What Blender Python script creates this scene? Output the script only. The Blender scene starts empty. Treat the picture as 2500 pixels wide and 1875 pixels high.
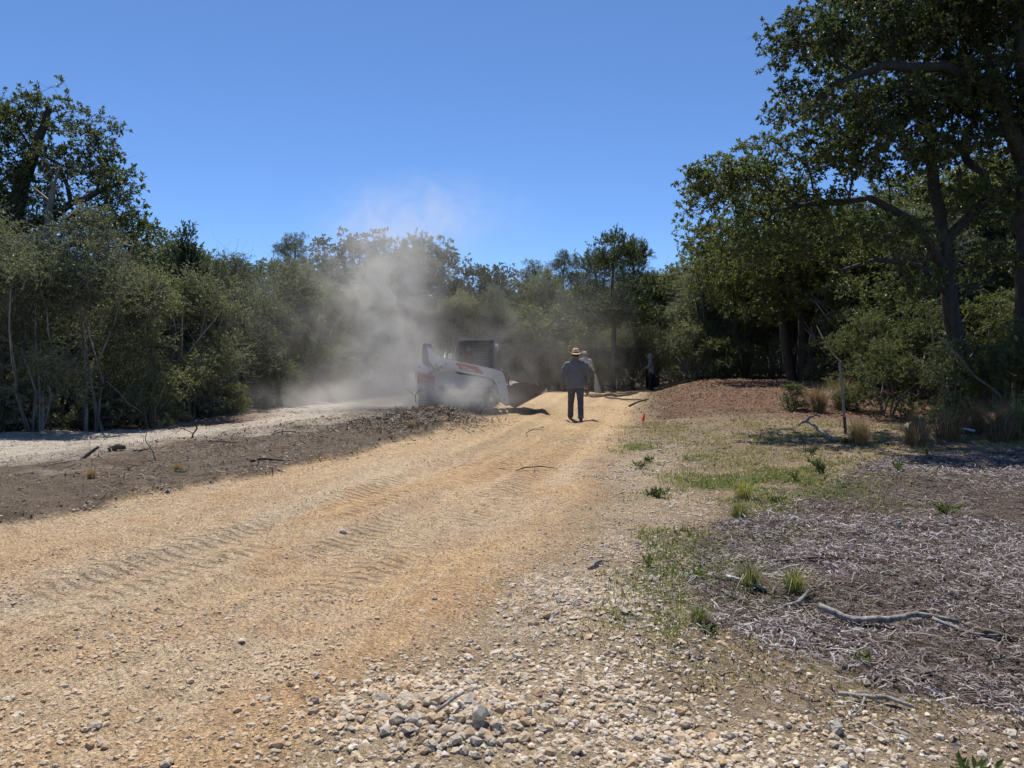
import bpy, math, random
import numpy as np
from mathutils import Vector, Matrix

R = math.radians
sc = bpy.context.scene
COL = sc.collection

# ------------------------------------------------------------------ camera
CAM_H = 1.5
cam_d = bpy.data.cameras.new('camera')
cam = bpy.data.objects.new('camera', cam_d)
COL.objects.link(cam)
cam.location = (0, 0, CAM_H)
cam.rotation_euler = (R(90 - 2.0), 0, 0)
cam_d.sensor_width = 36
cam_d.lens = 27.0
cam_d.clip_start = 0.05
cam_d.clip_end = 2000
sc.camera = cam

# ------------------------------------------------------------------ sky and sun
SUN_EL, SUN_AZ = 62.0, -13.0            # azimuth measured from +Y (view direction), negative = towards the left
world = bpy.data.worlds.new('World')
sc.world = world
world.use_nodes = True
wn = world.node_tree.nodes
wl = world.node_tree.links
bg = wn['Background']
sky = wn.new('ShaderNodeTexSky')
sky.sky_type = 'NISHITA'
sky.sun_disc = False
sky.sun_elevation = R(SUN_EL)
sky.sun_rotation = R(SUN_AZ)
sky.altitude = 3000
sky.air_density = 1.0
sky.dust_density = 0.0
sky.ozone_density = 10.0
wl.new(sky.outputs[0], bg.inputs[0])
bg.inputs[1].default_value = 0.116

sun_d = bpy.data.lights.new('sun', 'SUN')
sun_d.energy = 5.0
sun_d.angle = R(0.55)
sun_d.color = (1.0, 0.95, 0.87)
sun = bpy.data.objects.new('sun', sun_d)
COL.objects.link(sun)
_sd = Vector((math.sin(R(SUN_AZ)) * math.cos(R(SUN_EL)), math.cos(R(SUN_AZ)) * math.cos(R(SUN_EL)), math.sin(R(SUN_EL))))
sun.rotation_euler = _sd.to_track_quat('Z', 'Y').to_euler()

sc.view_settings.view_transform = 'Standard'
sc.view_settings.look = 'None'
sc.view_settings.exposure = 0.35
sc.view_settings.gamma = 1.0
sc.view_settings.use_curve_mapping = False

sc.render.engine = 'CYCLES'
cy = sc.cycles
cy.max_bounces = 6
cy.diffuse_bounces = 3
cy.glossy_bounces = 2
cy.transmission_bounces = 4
cy.transparent_max_bounces = 8
cy.volume_bounces = 1
cy.volume_step_rate = 0.4
cy.volume_max_steps = 128
cy.use_denoising = True
cy.use_adaptive_sampling = True
cy.adaptive_threshold = 0.015
cy.caustics_reflective = False
cy.caustics_refractive = False
cy.sample_clamp_indirect = 6.0

# ------------------------------------------------------------------ helpers: numbers
def unit(v):
    v = np.asarray(v, float)
    return v / np.maximum(np.linalg.norm(v, axis=-1, keepdims=True), 1e-9)

def smooth(a, b, x):
    t = np.clip((np.asarray(x, float) - a) / (b - a), 0, 1)
    return t * t * (3 - 2 * t)

_nr = np.random.default_rng(77)
_LAT = _nr.random((256, 256))
def vnoise(x, y):
    x = np.asarray(x, float); y = np.asarray(y, float)
    xi = np.floor(x).astype(int); yi = np.floor(y).astype(int)
    fx = x - xi; fy = y - yi
    fx = fx * fx * (3 - 2 * fx); fy = fy * fy * (3 - 2 * fy)
    a = _LAT[xi % 256, yi % 256]; b = _LAT[(xi + 1) % 256, yi % 256]
    c = _LAT[xi % 256, (yi + 1) % 256]; d = _LAT[(xi + 1) % 256, (yi + 1) % 256]
    return (a * (1 - fx) + b * fx) * (1 - fy) + (c * (1 - fx) + d * fx) * fy
def fbm(x, y, f=1.0, o=4):
    s = 0; a = 0.5; t = 0
    for k in range(o):
        s = s + a * vnoise(x * f + 17.3 * k, y * f + 9.1 * k); t += a
        f *= 2.03; a *= 0.5
    return s / t                     # 0..1

# ------------------------------------------------------------------ helpers: objects
def raw_mesh(name, V, faces, smooth_shade=False, attrs=None):
    """faces: list of int arrays (n,k)"""
    V = np.asarray(V, np.float32)
    me = bpy.data.meshes.new(name)
    me.vertices.add(len(V))
    me.vertices.foreach_set('co', V.ravel())
    faces = [np.asarray(f, np.int32) for f in faces if len(f)]
    nl = sum(f.size for f in faces); npoly = sum(len(f) for f in faces)
    me.loops.add(nl); me.polygons.add(npoly)
    me.loops.foreach_set('vertex_index', np.concatenate([f.ravel() for f in faces]))
    tot = np.concatenate([np.full(len(f), f.shape[1], np.int32) for f in faces])
    st = np.concatenate([[0], np.cumsum(tot)[:-1]]).astype(np.int32)
    me.polygons.foreach_set('loop_start', st)
    me.polygons.foreach_set('loop_total', tot)
    me.polygons.foreach_set('use_smooth', np.full(npoly, bool(smooth_shade)))
    for an, arr in (attrs or {}).items():
        arr = np.asarray(arr, np.float32)
        if arr.ndim == 1:
            at = me.attributes.new(an, 'FLOAT', 'POINT'); at.data.foreach_set('value', arr)
        else:
            at = me.attributes.new(an, 'FLOAT_COLOR', 'POINT')
            if arr.shape[1] == 3: arr = np.concatenate([arr, np.ones((len(arr), 1), np.float32)], 1)
            at.data.foreach_set('color', arr.ravel())
    me.update(calc_edges=True)
    me.validate()
    return me

def add(name, me, mat=None, parent=None):
    if mat is not None:
        me.materials.clear(); me.materials.append(mat)
    o = bpy.data.objects.new(name, me)
    COL.objects.link(o)
    if parent is not None: o.parent = parent
    return o

def empty(name, loc=(0, 0, 0), rz=0.0):
    o = bpy.data.objects.new(name, None)
    COL.objects.link(o)
    o.empty_display_size = 0.2
    o.location = loc; o.rotation_euler = (0, 0, rz)
    return o

def tag(o, label, cat, group=None, kind=None):
    o['label'] = label; o['category'] = cat
    if group: o['group'] = group
    if kind: o['kind'] = kind
    return o

def copy_tree(o, parent=None):
    c = o.copy(); COL.objects.link(c); c.parent = parent
    for ch in list(o.children): copy_tree(ch, c)
    return c

class MB:
    """collects pieces into one mesh"""
    def __init__(s): s.V = []; s.Q = []; s.T = []; s.n = 0
    def put(s, V, Q=(), T=()):
        V = np.asarray(V, float)
        if len(Q): s.Q.append(np.asarray(Q, int) + s.n)
        if len(T): s.T.append(np.asarray(T, int) + s.n)
        s.V.append(V); s.n += len(V); return s
    def box(s, c, d, M=None):
        c = np.array(c, float); d = np.array(d, float) / 2
        P = np.array([[i, j, k] for i in (-1, 1) for j in (-1, 1) for k in (-1, 1)], float) * d
        if M is not None: P = P @ np.array(M).T
        return s.put(P + c, [[0, 1, 3, 2], [4, 6, 7, 5], [0, 4, 5, 1], [2, 3, 7, 6], [0, 2, 6, 4], [1, 5, 7, 3]])
    def tube(s, pts, rad, seg=8, cap=True, squash=None, ref=(0.13, 0.31, 0.94)):
        pts = np.asarray(pts, float); n = len(pts)
        rad = np.broadcast_to(np.asarray(rad, float), (n,))
        d = np.gradient(pts, axis=0); d = unit(d)
        u = unit(np.cross(d, ref)); bad = np.linalg.norm(np.cross(d, ref), axis=1) < 0.15
        if bad.any(): u[bad] = unit(np.cross(d[bad], (1, 0.2, 0)))
        v = np.cross(d, u)
        a = np.linspace(0, 2 * np.pi, seg, endpoint=False)
        sq = (1, 1) if squash is None else squash
        ring = (np.cos(a)[None, :, None] * u[:, None, :] * sq[0] + np.sin(a)[None, :, None] * v[:, None, :] * sq[1]) * rad[:, None, None]
        V = (pts[:, None, :] + ring).reshape(-1, 3)
        i = np.arange(n - 1)[:, None] * seg; j = np.arange(seg)[None, :]; j2 = (j + 1) % seg
        Q = np.stack([i + j, i + j2, i + seg + j2, i + seg + j], -1).reshape(-1, 4)
        T = []
        if cap:
            V = np.concatenate([V, pts[:1], pts[-1:]])
            c0, c1 = n * seg, n * seg + 1
            jj = np.arange(seg); k2 = (jj + 1) % seg
            T = np.concatenate([np.stack([np.full(seg, c0), k2, jj], 1), np.stack([np.full(seg, c1), (n - 1) * seg + jj, (n - 1) * seg + k2], 1)])
        return s.put(V, Q, T)
    def rings(s, R_, seg=18, cap=True):
        """R_: list of (cx,cy,cz,rx,ry) horizontal ellipses"""
        R_ = np.asarray(R_, float); n = len(R_)
        a = np.linspace(0, 2 * np.pi, seg, endpoint=False)
        V = np.zeros((n, seg, 3))
        V[:, :, 0] = R_[:, 0:1] + R_[:, 3:4] * np.cos(a)
        V[:, :, 1] = R_[:, 1:2] + R_[:, 4:5] * np.sin(a)
        V[:, :, 2] = R_[:, 2:3]
        i = np.arange(n - 1)[:, None] * seg; j = np.arange(seg)[None, :]; j2 = (j + 1) % seg
        Q = np.stack([i + j, i + j2, i + seg + j2, i + seg + j], -1).reshape(-1, 4)
        V = V.reshape(-1, 3); T = []
        if cap:
            V = np.concatenate([V, [R_[0, :3], R_[-1, :3]]])
            c0, c1 = n * seg, n * seg + 1; jj = np.arange(seg); k2 = (jj + 1) % seg
            T = np.concatenate([np.stack([np.full(seg, c0), k2, jj], 1), np.stack([np.full(seg, c1), (n - 1) * seg + jj, (n - 1) * seg + k2], 1)])
        return s.put(V, Q, T)
    def ell(s, c, r, seg=16, rg=10, M=None):
        th = np.linspace(0, np.pi, rg + 1)[1:-1]; a = np.linspace(0, 2 * np.pi, seg, endpoint=False)
        V = np.stack([np.sin(th)[:, None] * np.cos(a), np.sin(th)[:, None] * np.sin(a), np.cos(th)[:, None] * np.ones(seg)], -1).reshape(-1, 3)
        n = rg - 1
        V = np.concatenate([V, [[0, 0, 1], [0, 0, -1]]]) * np.array(r)
        if M is not None: V = V @ np.array(M).T
        i = np.arange(n - 1)[:, None] * seg; j = np.arange(seg)[None, :]; j2 = (j + 1) % seg
        Q = np.stack([i + j, i + seg + j, i + seg + j2, i + j2], -1).reshape(-1, 4)
        jj = np.arange(seg); k2 = (jj + 1) % seg
        T = np.concatenate([np.stack([np.full(seg, n * seg), jj, k2], 1), np.stack([np.full(seg, n * seg + 1), (n - 1) * seg + k2, (n - 1) * seg + jj], 1)])
        return s.put(V + np.array(c, float), Q, T)
    def prism(s, poly, y0, y1):
        """poly: (x,z) outline extruded from y0 to y1"""
        s._extra = getattr(s, '_extra', [])
        s._extra.append((poly, y0, y1)); return s
    def mesh(s, name, smooth_shade=False, bevel=0.0, attrs=None):
        ex = getattr(s, '_extra', [])
        if s.n and not ex:
            V = np.concatenate(s.V)
            fs = ([np.concatenate(s.Q)] if s.Q else []) + ([np.concatenate(s.T)] if s.T else [])
            me = raw_mesh(name, V, fs, smooth_shade, attrs)
        else:
            import bmesh
            bm = bmesh.new()
            if s.n:
                V = np.concatenate(s.V); bv = [bm.verts.new(v) for v in V]
                for q in (s.Q + s.T):
                    for f in q:
                        try: bm.faces.new([bv[k] for k in f])
                        except ValueError: pass
            for poly, y0, y1 in ex:
                a = [bm.verts.new((x, y0, z)) for x, z in poly]; b = [bm.verts.new((x, y1, z)) for x, z in poly]
                n = len(poly)
                bm.faces.new(a); bm.faces.new(b[::-1])
                for k in range(n): bm.faces.new([a[k], b[k], b[(k + 1) % n], a[(k + 1) % n]][::-1])
            bmesh.ops.recalc_face_normals(bm, faces=bm.faces)
            me = bpy.data.meshes.new(name); bm.to_mesh(me); bm.free()
            if smooth_shade: me.polygons.foreach_set('use_smooth', [True] * len(me.polygons))
        if bevel:
            import bmesh
            bm = bmesh.new(); bm.from_mesh(me)
            es = [e for e in bm.edges if len(e.link_faces) == 2 and e.calc_face_angle(0) > 0.6]
            bmesh.ops.bevel(bm, geom=es, offset=bevel, segments=2, affect='EDGES', clamp_overlap=True)
            bm.to_mesh(me); bm.free()
        return me

def evaluated(me, mods):
    """mesh after modifiers; mods = [(type, {prop: val})]"""
    o = bpy.data.objects.new('tmp', me); COL.objects.link(o)
    for t, pr in mods:
        m = o.modifiers.new(t, t)
        for k, v in pr.items(): setattr(m, k, v)
    dg = bpy.context.evaluated_depsgraph_get(); dg.update()
    out = bpy.data.meshes.new_from_object(o.evaluated_get(dg))
    bpy.data.objects.remove(o)
    return out

def fused(mb, name, voxel, smooth_it=3, wrinkle=0.0, wf=14.0):
    me = evaluated(mb.mesh(name), [('REMESH', dict(mode='VOXEL', voxel_size=voxel)), ('SMOOTH', dict(factor=0.5, iterations=smooth_it))])
    me.name = name
    n = len(me.vertices)
    if wrinkle:
        co = np.zeros(n * 3, np.float32); me.vertices.foreach_get('co', co); co = co.reshape(-1, 3)
        no = np.zeros(n * 3, np.float32); me.vertices.foreach_get('normal', no); no = no.reshape(-1, 3)
        w = fbm(co[:, 0] * 1.3 + co[:, 1] * 1.9, co[:, 2] * 1.0 + co[:, 0] * 0.5, wf, 3) - 0.5
        co += no * (w * wrinkle * 2)[:, None]
        me.vertices.foreach_set('co', co.ravel())
    me.polygons.foreach_set('use_smooth', [True] * len(me.polygons))
    me.update()
    return me

# ------------------------------------------------------------------ helpers: materials
def new_mat(name):
    m = bpy.data.materials.new(name); m.use_nodes = True
    nt = m.node_tree
    return m, nt, nt.nodes['Principled BSDF'], nt.nodes['Material Output']

def noise_node(nt, scale, detail=4, rough=0.55, coord='Object', dist=0.0):
    tc = nt.nodes.new('ShaderNodeTexCoord'); n = nt.nodes.new('ShaderNodeTexNoise')
    n.inputs['Scale'].default_value = scale; n.inputs['Detail'].default_value = detail
    n.inputs['Roughness'].default_value = rough; n.inputs['Distortion'].default_value = dist
    nt.links.new(tc.outputs[coord], n.inputs['Vector'])
    return n

def ramp(nt, src, stops):
    r = nt.nodes.new('ShaderNodeValToRGB')
    els = r.color_ramp.elements
    while len(els) < len(stops): els.new(0.5)
    for e, (p, c) in zip(els, stops):
        e.position = p; e.color = (*c, 1) if len(c) == 3 else c
    nt.links.new(src, r.inputs[0])
    return r

def bump(nt, src, strength, dist, normal_in=None):
    b = nt.nodes.new('ShaderNodeBump'); b.inputs['Strength'].default_value = strength; b.inputs['Distance'].default_value = dist
    nt.links.new(src, b.inputs['Height'])
    if normal_in is not None: nt.links.new(normal_in, b.inputs['Normal'])
    return b

def mix_rgb(nt, mode, fac, a, b):
    m = nt.nodes.new('ShaderNodeMix'); m.data_type = 'RGBA'; m.blend_type = mode
    for sock, val in ((m.inputs[0], fac), (m.inputs[6], a), (m.inputs[7], b)):
        if isinstance(val, bpy.types.NodeSocket): nt.links.new(val, sock)
        elif isinstance(val, (int, float)): sock.default_value = val
        else: sock.default_value = (*val, 1)
    return m.outputs[2]

def solid(name, col, rough=0.6, metal=0.0, var=0.25, scale=9.0, bmp=0.0, bscale=60.0, spec=0.5, dust=None):
    m, nt, p, out = new_mat(name)
    n = noise_node(nt, scale, 5)
    c = np.array(col)
    r = ramp(nt, n.outputs[0], [(0.3, tuple(c * (1 - var))), (0.7, tuple(np.minimum(c * (1 + var), 1)))])
    src = r.outputs[0]
    if dust is not None:                         # a film of settled dust, patchy
        n2 = noise_node(nt, 3.1, 6, 0.65)
        f = ramp(nt, n2.outputs[0], [(0.35, (dust[3] * 0.4,) * 3), (0.7, (dust[3],) * 3)])
        src = mix_rgb(nt, 'MIX', f.outputs[0], src, dust[:3])
    nt.links.new(src, p.inputs['Base Color'])
    p.inputs['Roughness'].default_value = rough; p.inputs['Metallic'].default_value = metal
    p.inputs['Specular IOR Level'].default_value = spec
    if bmp:
        n3 = noise_node(nt, bscale, 4)
        nt.links.new(bump(nt, n3.outputs[0], bmp, 0.02).outputs[0], p.inputs['Normal'])
    return m

def leaf_mat(name, cols, trans=0.3, rough=0.42, spec=0.5, tcol=(0.16, 0.22, 0.03)):
    m, nt, p, out = new_mat(name)
    at = nt.nodes.new('ShaderNodeAttribute'); at.attribute_name = 'tint'
    r = ramp(nt, at.outputs['Fac'], [(i / (len(cols) - 1), c) for i, c in enumerate(cols)])
    oi = nt.nodes.new('ShaderNodeObjectInfo')
    vr = ramp(nt, oi.outputs['Random'], [(0.0, (0.78, 0.80, 0.82)), (0.35, (1.0, 1.0, 1.0)), (0.7, (1.25, 1.22, 1.05)), (1.0, (1.55, 1.42, 0.95))])
    vc = mix_rgb(nt, 'MULTIPLY', 1.0, r.outputs[0], vr.outputs[0])
    nt.links.new(vc, p.inputs['Base Color'])
    p.inputs['Roughness'].default_value = rough; p.inputs['Specular IOR Level'].default_value = spec
    t = nt.nodes.new('ShaderNodeBsdfTranslucent')
    tc = mix_rgb(nt, 'MULTIPLY', 1.0, mix_rgb(nt, 'MIX', 0.6, r.outputs[0], tcol), vr.outputs[0])
    nt.links.new(tc, t.inputs[0])
    mx = nt.nodes.new('ShaderNodeMixShader'); mx.inputs[0].default_value = trans
    nt.links.new(p.outputs[0], mx.inputs[1]); nt.links.new(t.outputs[0], mx.inputs[2])
    nt.links.new(mx.outputs[0], out.inputs[0])
    return m

def tint_mat(name, cols, rough=0.85, spec=0.3, bmp=0.0, bscale=40.0):
    m, nt, p, out = new_mat(name)
    at = nt.nodes.new('ShaderNodeAttribute'); at.attribute_name = 'tint'
    r = ramp(nt, at.outputs['Fac'], [(i / (len(cols) - 1), c) for i, c in enumerate(cols)])
    n = noise_node(nt, 25.0, 4)
    f = ramp(nt, n.outputs[0], [(0.25, (0.7, 0.7, 0.7)), (0.75, (1.15, 1.15, 1.15))])
    nt.links.new(mix_rgb(nt, 'MULTIPLY', 1.0, r.outputs[0], f.outputs[0]), p.inputs['Base Color'])
    p.inputs['Roughness'].default_value = rough; p.inputs['Specular IOR Level'].default_value = spec
    if bmp:
        n3 = noise_node(nt, bscale, 4)
        nt.links.new(bump(nt, n3.outputs[0], bmp, 0.01).outputs[0], p.inputs['Normal'])
    return m

def bark_mat(name, c0, c1, scale=14.0):
    m, nt, p, out = new_mat(name)
    tc = nt.nodes.new('ShaderNodeTexCoord'); mp = nt.nodes.new('ShaderNodeMapping')
    mp.inputs['Scale'].default_value = (1, 1, 0.25)
    nt.links.new(tc.outputs['Object'], mp.inputs[0])
    n = nt.nodes.new('ShaderNodeTexNoise'); n.inputs['Scale'].default_value = scale; n.inputs['Detail'].default_value = 6
    nt.links.new(mp.outputs[0], n.inputs['Vector'])
    r = ramp(nt, n.outputs[0], [(0.3, c0), (0.7, c1)])
    nt.links.new(r.outputs[0], p.inputs['Base Color'])
    p.inputs['Roughness'].default_value = 0.9
    nt.links.new(bump(nt, n.outputs[0], 0.7, 0.03).outputs[0], p.inputs['Normal'])
    return m

MAT = {}
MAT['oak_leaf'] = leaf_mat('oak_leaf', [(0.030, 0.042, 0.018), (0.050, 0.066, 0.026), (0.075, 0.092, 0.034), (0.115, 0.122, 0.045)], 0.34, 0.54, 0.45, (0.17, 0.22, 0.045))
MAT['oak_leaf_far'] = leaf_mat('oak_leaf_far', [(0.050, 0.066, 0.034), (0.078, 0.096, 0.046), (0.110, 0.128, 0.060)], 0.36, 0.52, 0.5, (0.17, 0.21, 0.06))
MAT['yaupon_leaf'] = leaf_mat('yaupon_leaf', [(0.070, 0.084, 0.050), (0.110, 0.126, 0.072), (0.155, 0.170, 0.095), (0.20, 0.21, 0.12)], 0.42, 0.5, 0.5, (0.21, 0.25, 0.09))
MAT['light_leaf'] = leaf_mat('light_leaf', [(0.060, 0.078, 0.028), (0.095, 0.118, 0.038), (0.13, 0.15, 0.05)], 0.42, 0.42, 0.6, (0.20, 0.25, 0.05))
MAT['cedar_leaf'] = leaf_mat('cedar_leaf', [(0.026, 0.044, 0.030), (0.045, 0.068, 0.042), (0.065, 0.090, 0.052)], 0.2, 0.55, 0.3)
MAT['pine_leaf'] = leaf_mat('pine_leaf', [(0.034, 0.052, 0.030), (0.055, 0.078, 0.042), (0.080, 0.100, 0.050)], 0.2, 0.5, 0.5)
MAT['weed_leaf'] = leaf_mat('weed_leaf', [(0.05, 0.075, 0.02), (0.08, 0.11, 0.03), (0.12, 0.14, 0.04)], 0.35, 0.45, 0.4, (0.18, 0.23, 0.05))
MAT['grass'] = leaf_mat('grass', [(0.36, 0.29, 0.15), (0.28, 0.24, 0.10), (0.14, 0.18, 0.05), (0.10, 0.16, 0.035)], 0.35, 0.5, 0.4, (0.24, 0.28, 0.06))
MAT['dry_grass'] = leaf_mat('dry_grass', [(0.13, 0.08, 0.045), (0.24, 0.17, 0.09), (0.36, 0.29, 0.16)], 0.3, 0.6, 0.3, (0.3, 0.22, 0.1))
MAT['oak_bark'] = bark_mat('oak_bark', (0.022, 0.019, 0.016), (0.060, 0.052, 0.044))
MAT['pale_bark'] = bark_mat('pale_bark', (0.12, 0.11, 0.095), (0.28, 0.26, 0.23), 9.0)
MAT['dead_bark'] = bark_mat('dead_bark', (0.10, 0.085, 0.07), (0.22, 0.19, 0.16))
MAT['stone'] = tint_mat('stone', [(0.50, 0.34, 0.20), (0.54, 0.41, 0.27), (0.50, 0.40, 0.29), (0.56, 0.47, 0.36), (0.45, 0.39, 0.32), (0.66, 0.59, 0.48)], 0.92, 0.2, 0.5, 60)
MAT['clod'] = tint_mat('clod', [(0.44, 0.30, 0.17), (0.54, 0.39, 0.23), (0.56, 0.45, 0.31)], 0.95, 0.1, 0.5, 60)
MAT['chip'] = tint_mat('chip', [(0.06, 0.042, 0.034), (0.125, 0.095, 0.08), (0.21, 0.172, 0.158), (0.30, 0.258, 0.25), (0.48, 0.44, 0.44)], 0.75, 0.35)
MAT['red_chip'] = tint_mat('red_chip', [(0.06, 0.033, 0.022), (0.16, 0.088, 0.052), (0.25, 0.15, 0.092), (0.46, 0.34, 0.22)], 0.85, 0.25)
MAT['litter'] = tint_mat('litter', [(0.07, 0.052, 0.038), (0.15, 0.115, 0.085), (0.25, 0.20, 0.155), (0.42, 0.36, 0.29)], 0.85, 0.25)

# ------------------------------------------------------------------ terrain shape and zones (plan metres)
YL = [-6, 0, 3, 6.7, 8.8, 11.5, 14.8, 19.4, 24, 34, 45, 400]
XL = [-11, -7.6, -6.2, -4.46, -3.5, -2.45, -1.66, -0.93, -0.4, 1.0, 3, 60]
YR = [-6, 0, 2.8, 3.85, 5.9, 8.5, 12.2, 17.6, 24, 31, 45, 400]
XR = [-3, -0.95, -0.65, -0.45, 0.31, 0.9, 1.63, 2.77, 3.9, 5.0, 8, 90]
SLY = [8, 10, 14.6, 16, 21.6, 31, 40]; SLX = [-20, -14, -10.0, -7.6, -7.0, -4.3, -2]
SRY = [6, 8, 10.6, 13.1, 16.1, 18.75, 23.4, 31]; SRX = [-14, -8.9, -6.7, -6.1, -5.1, -4.0, -2.7, -0.7]
CHY = [0, 2.5, 3.0, 3.4, 4.1, 5.1, 6.1, 7.4, 9, 11.2, 12.4, 13]; CHX = [4, 2.3, 1.95, 1.45, 1.05, 1.08, 1.5, 2.4, 3.8, 5.3, 8, 30]
def xl(y): return np.interp(y, YL, XL)
def xr(y): return np.interp(y, YR, XR)

def wob(x, y, f, a, k=0.0): return (fbm(x + k, y - k, f, 3) - 0.5) * 2 * a

def zone_masks(x, y):
    x = np.asarray(x, float); y = np.asarray(y, float)
    w = wob(x, y, 0.9, 0.35, 3.0) + wob(x, y, 4.0, 0.14, 11.0) + wob(x, y, 11.0, 0.10, 5.0)
    L = xl(y) + w * np.clip(y / 9, 0.5, 1.3); Rr = xr(y) + w * 0.9
    road = smooth(-0.07, 0.07, x - L) * smooth(-0.5, 0.45, Rr - x) * (1 - smooth(36, 38, y))
    sl = np.interp(y, SLY, SLX) + w; srx = np.interp(y, SRY, SRX) + w * 1.4
    sand = smooth(-0.2, 0.3, x - sl) * smooth(-0.35, 0.45, srx - x) * smooth(8.5, 10, y) * (1 - smooth(33, 36, y))
    sand *= (1 - road)
    left = (1 - smooth(-0.07, 0.07, x - L)) * (1 - sand)
    forestL = (1 - smooth(-0.4, 0.3, x - sl)) * smooth(9, 11, y)
    debris = left * (1 - forestL) * smooth(4.0, 5.5, y)
    right = smooth(-0.45, 0.5, x - Rr)
    chips = smooth(-0.16, 0.16, x - (np.interp(y, CHY, CHX) + w * 1.3)) * (1 - smooth(12.0, 12.8, y + w)) * right
    red = right * smooth(17.2, 19.0, y + w + 0.35 * (x - 4)) * smooth(-0.1, 0.7, x - xr(y) - 0.35 + w) * (1 - smooth(27.5, 29, y + w))
    gravel = right * (1 - chips) * (1 - smooth(0.7, 1.9, x - xr(y) + w * 1.4)) * (1 - smooth(11.5, 15, y)) + right * (1 - chips) * smooth(3.6, 2.6, y) * 0.8
    gravel = np.clip(gravel, 0, 1)
    rest = np.clip(right - chips - red - gravel, 0, 1)      # thin dry grass and litter
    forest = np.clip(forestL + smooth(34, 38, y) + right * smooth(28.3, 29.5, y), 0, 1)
    return dict(road=road, sand=sand, debris=debris, chips=chips, red=red, gravel=gravel, rest=rest, forest=forest, left=left, right=right)

def gauss(x, y, cx, cy, sx, sy): return np.exp(-((x - cx) / sx) ** 2 - ((y - cy) / sy) ** 2)

def height(x, y):
    x = np.asarray(x, float); y = np.asarray(y, float)
    near = smooth(60, 30, y)
    m = zone_masks(x, y)
    h = (fbm(x, y, 0.25, 3) - 0.5) * 0.12 * smooth(3, 10, y)
    h = h + (fbm(x, y, 1.6, 4) - 0.5) * (0.045 * m['road'] + 0.14 * m['debris'] + 0.16 * m['sand'] + 0.09 * m['rest'] + 0.10 * m['chips'] + 0.07 * m['gravel'] + 0.14 * m['red']) * near
    h = h + (fbm(x, y, 9.0, 3) - 0.5) * (0.028 * m['road'] + 0.06 * m['debris'] + 0.045 * m['sand'] + 0.05 * m['rest'] + 0.05 * m['chips'] + 0.045 * m['gravel'] + 0.06 * m['red']) * near
    bank = 0.66 * smooth(14.5, 24.0, y) * smooth(-0.4, 2.9, x - xr(y))
    h = h + bank
    h = h + 0.30 * gauss(x, y, -1.75, 17.4, 0.8, 1.5) * (0.75 + 0.5 * fbm(x, y, 3.0, 2))     # heap of raked litter
    h = h + 0.20 * gauss(x, y, -2.7, 14.6, 0.6, 1.6)
    h = h + 0.07 * m['debris'] + 0.06 * m['sand']
    lip = gauss(x - xr(y), 0 * x, 0.15, 0, 0.35, 1) * smooth(17, 20, y) * (1 - smooth(30, 34, y))
    h = h + 0.10 * lip
    h = h + 0.055 * gauss(x, y, -0.30, 3.15, 0.42, 0.22) + 0.05 * gauss(x, y, 0.35, 4.6, 0.5, 0.5)       # shovelled stone piles
    for f, dep in ((0.30, 0.026), (0.47, 0.034), (0.66, 0.030), (0.84, 0.022)):       # wheel and track ruts along the road
        xc = xl(y) + (xr(y) - xl(y)) * f
        h = h - dep * np.exp(-((x - xc) / 0.20) ** 2) * m['road']
        h = h + dep * 0.7 * np.exp(-((np.abs(x - xc) - 0.30) / 0.09) ** 2) * m['road']
    h = h - 0.9 * smooth(34, 44, y) * (1 - smooth(6, 9, x - xr(y))) * smooth(-8, -5, x - xl(y))
    return h

def H1(x, y): return float(height(np.array([x]), np.array([y]))[0])

def cluster(a, b, n): return np.linspace(a, b, n, endpoint=False)
ys = np.concatenate([cluster(-8, 2.3, 14), cluster(2.3, 7, 125), cluster(7, 14, 105), cluster(14, 31, 105), cluster(31, 60, 40), 60 * (500 / 60) ** np.linspace(0, 1, 22)])
xp = np.concatenate([cluster(0, 4.5, 85), cluster(4.5, 11, 52), cluster(11, 32, 26), 32 * (450 / 32) ** np.linspace(0, 1, 16)])
xs = np.concatenate([-xp[1:][::-1], xp])
GX, GY = np.meshgrid(xs, ys)
gx = GX.ravel(); gy = GY.ravel()
gz = height(gx, gy)
zm = zone_masks(gx, gy)
def colr(c): return np.array(c, float)[None, :]
n1 = fbm(gx, gy, 0.55, 4); n2 = fbm(gx + 40, gy, 1.7, 4); n3 = fbm(gx, gy + 70, 6.0, 3)
rs = gx * 0.35 + gy; rt_ = gx - 0.35 * gy                 # along and across the road
na = fbm(rt_, rs * 0.30, 0.9, 4); nb = fbm(rt_ + 31, rs * 0.22, 1.3, 4); nc = fbm(gx + 13, gy, 2.4, 4)
road_c = colr((0.60, 0.445, 0.285)) * np.ones((len(gx), 1))
def blend(c, m): return road_c + (colr(c) - road_c) * np.clip(m, 0, 1)[:, None]
road_c = blend((0.61, 0.405, 0.22), smooth(0.44, 0.66, na) * 0.75)
road_c = blend((0.62, 0.50, 0.355), smooth(0.50, 0.72, nb) * 0.7)
road_c = blend((0.55, 0.345, 0.19), smooth(0.58, 0.76, nc) * 0.5)
road_c = blend((0.50, 0.445, 0.36), smooth(0.58, 0.72, fbm(rt_ * 1.2 + 9, rs * 0.35 + 3, 1.5, 4)) * 0.22)
road_c = blend((0.62, 0.445, 0.255), smooth(9, 15, gy) * 0.6)
gcol = colr((0.16, 0.12, 0.085)) * np.ones((len(gx), 1))
def lay(mask, c, g=gcol):
    global gcol
    gcol = gcol + (c - gcol) * np.clip(mask, 0, 1)[:, None]
lay(zm['rest'], colr((0.31, 0.24, 0.155)) * (0.75 + 0.5 * n2[:, None]))
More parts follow.
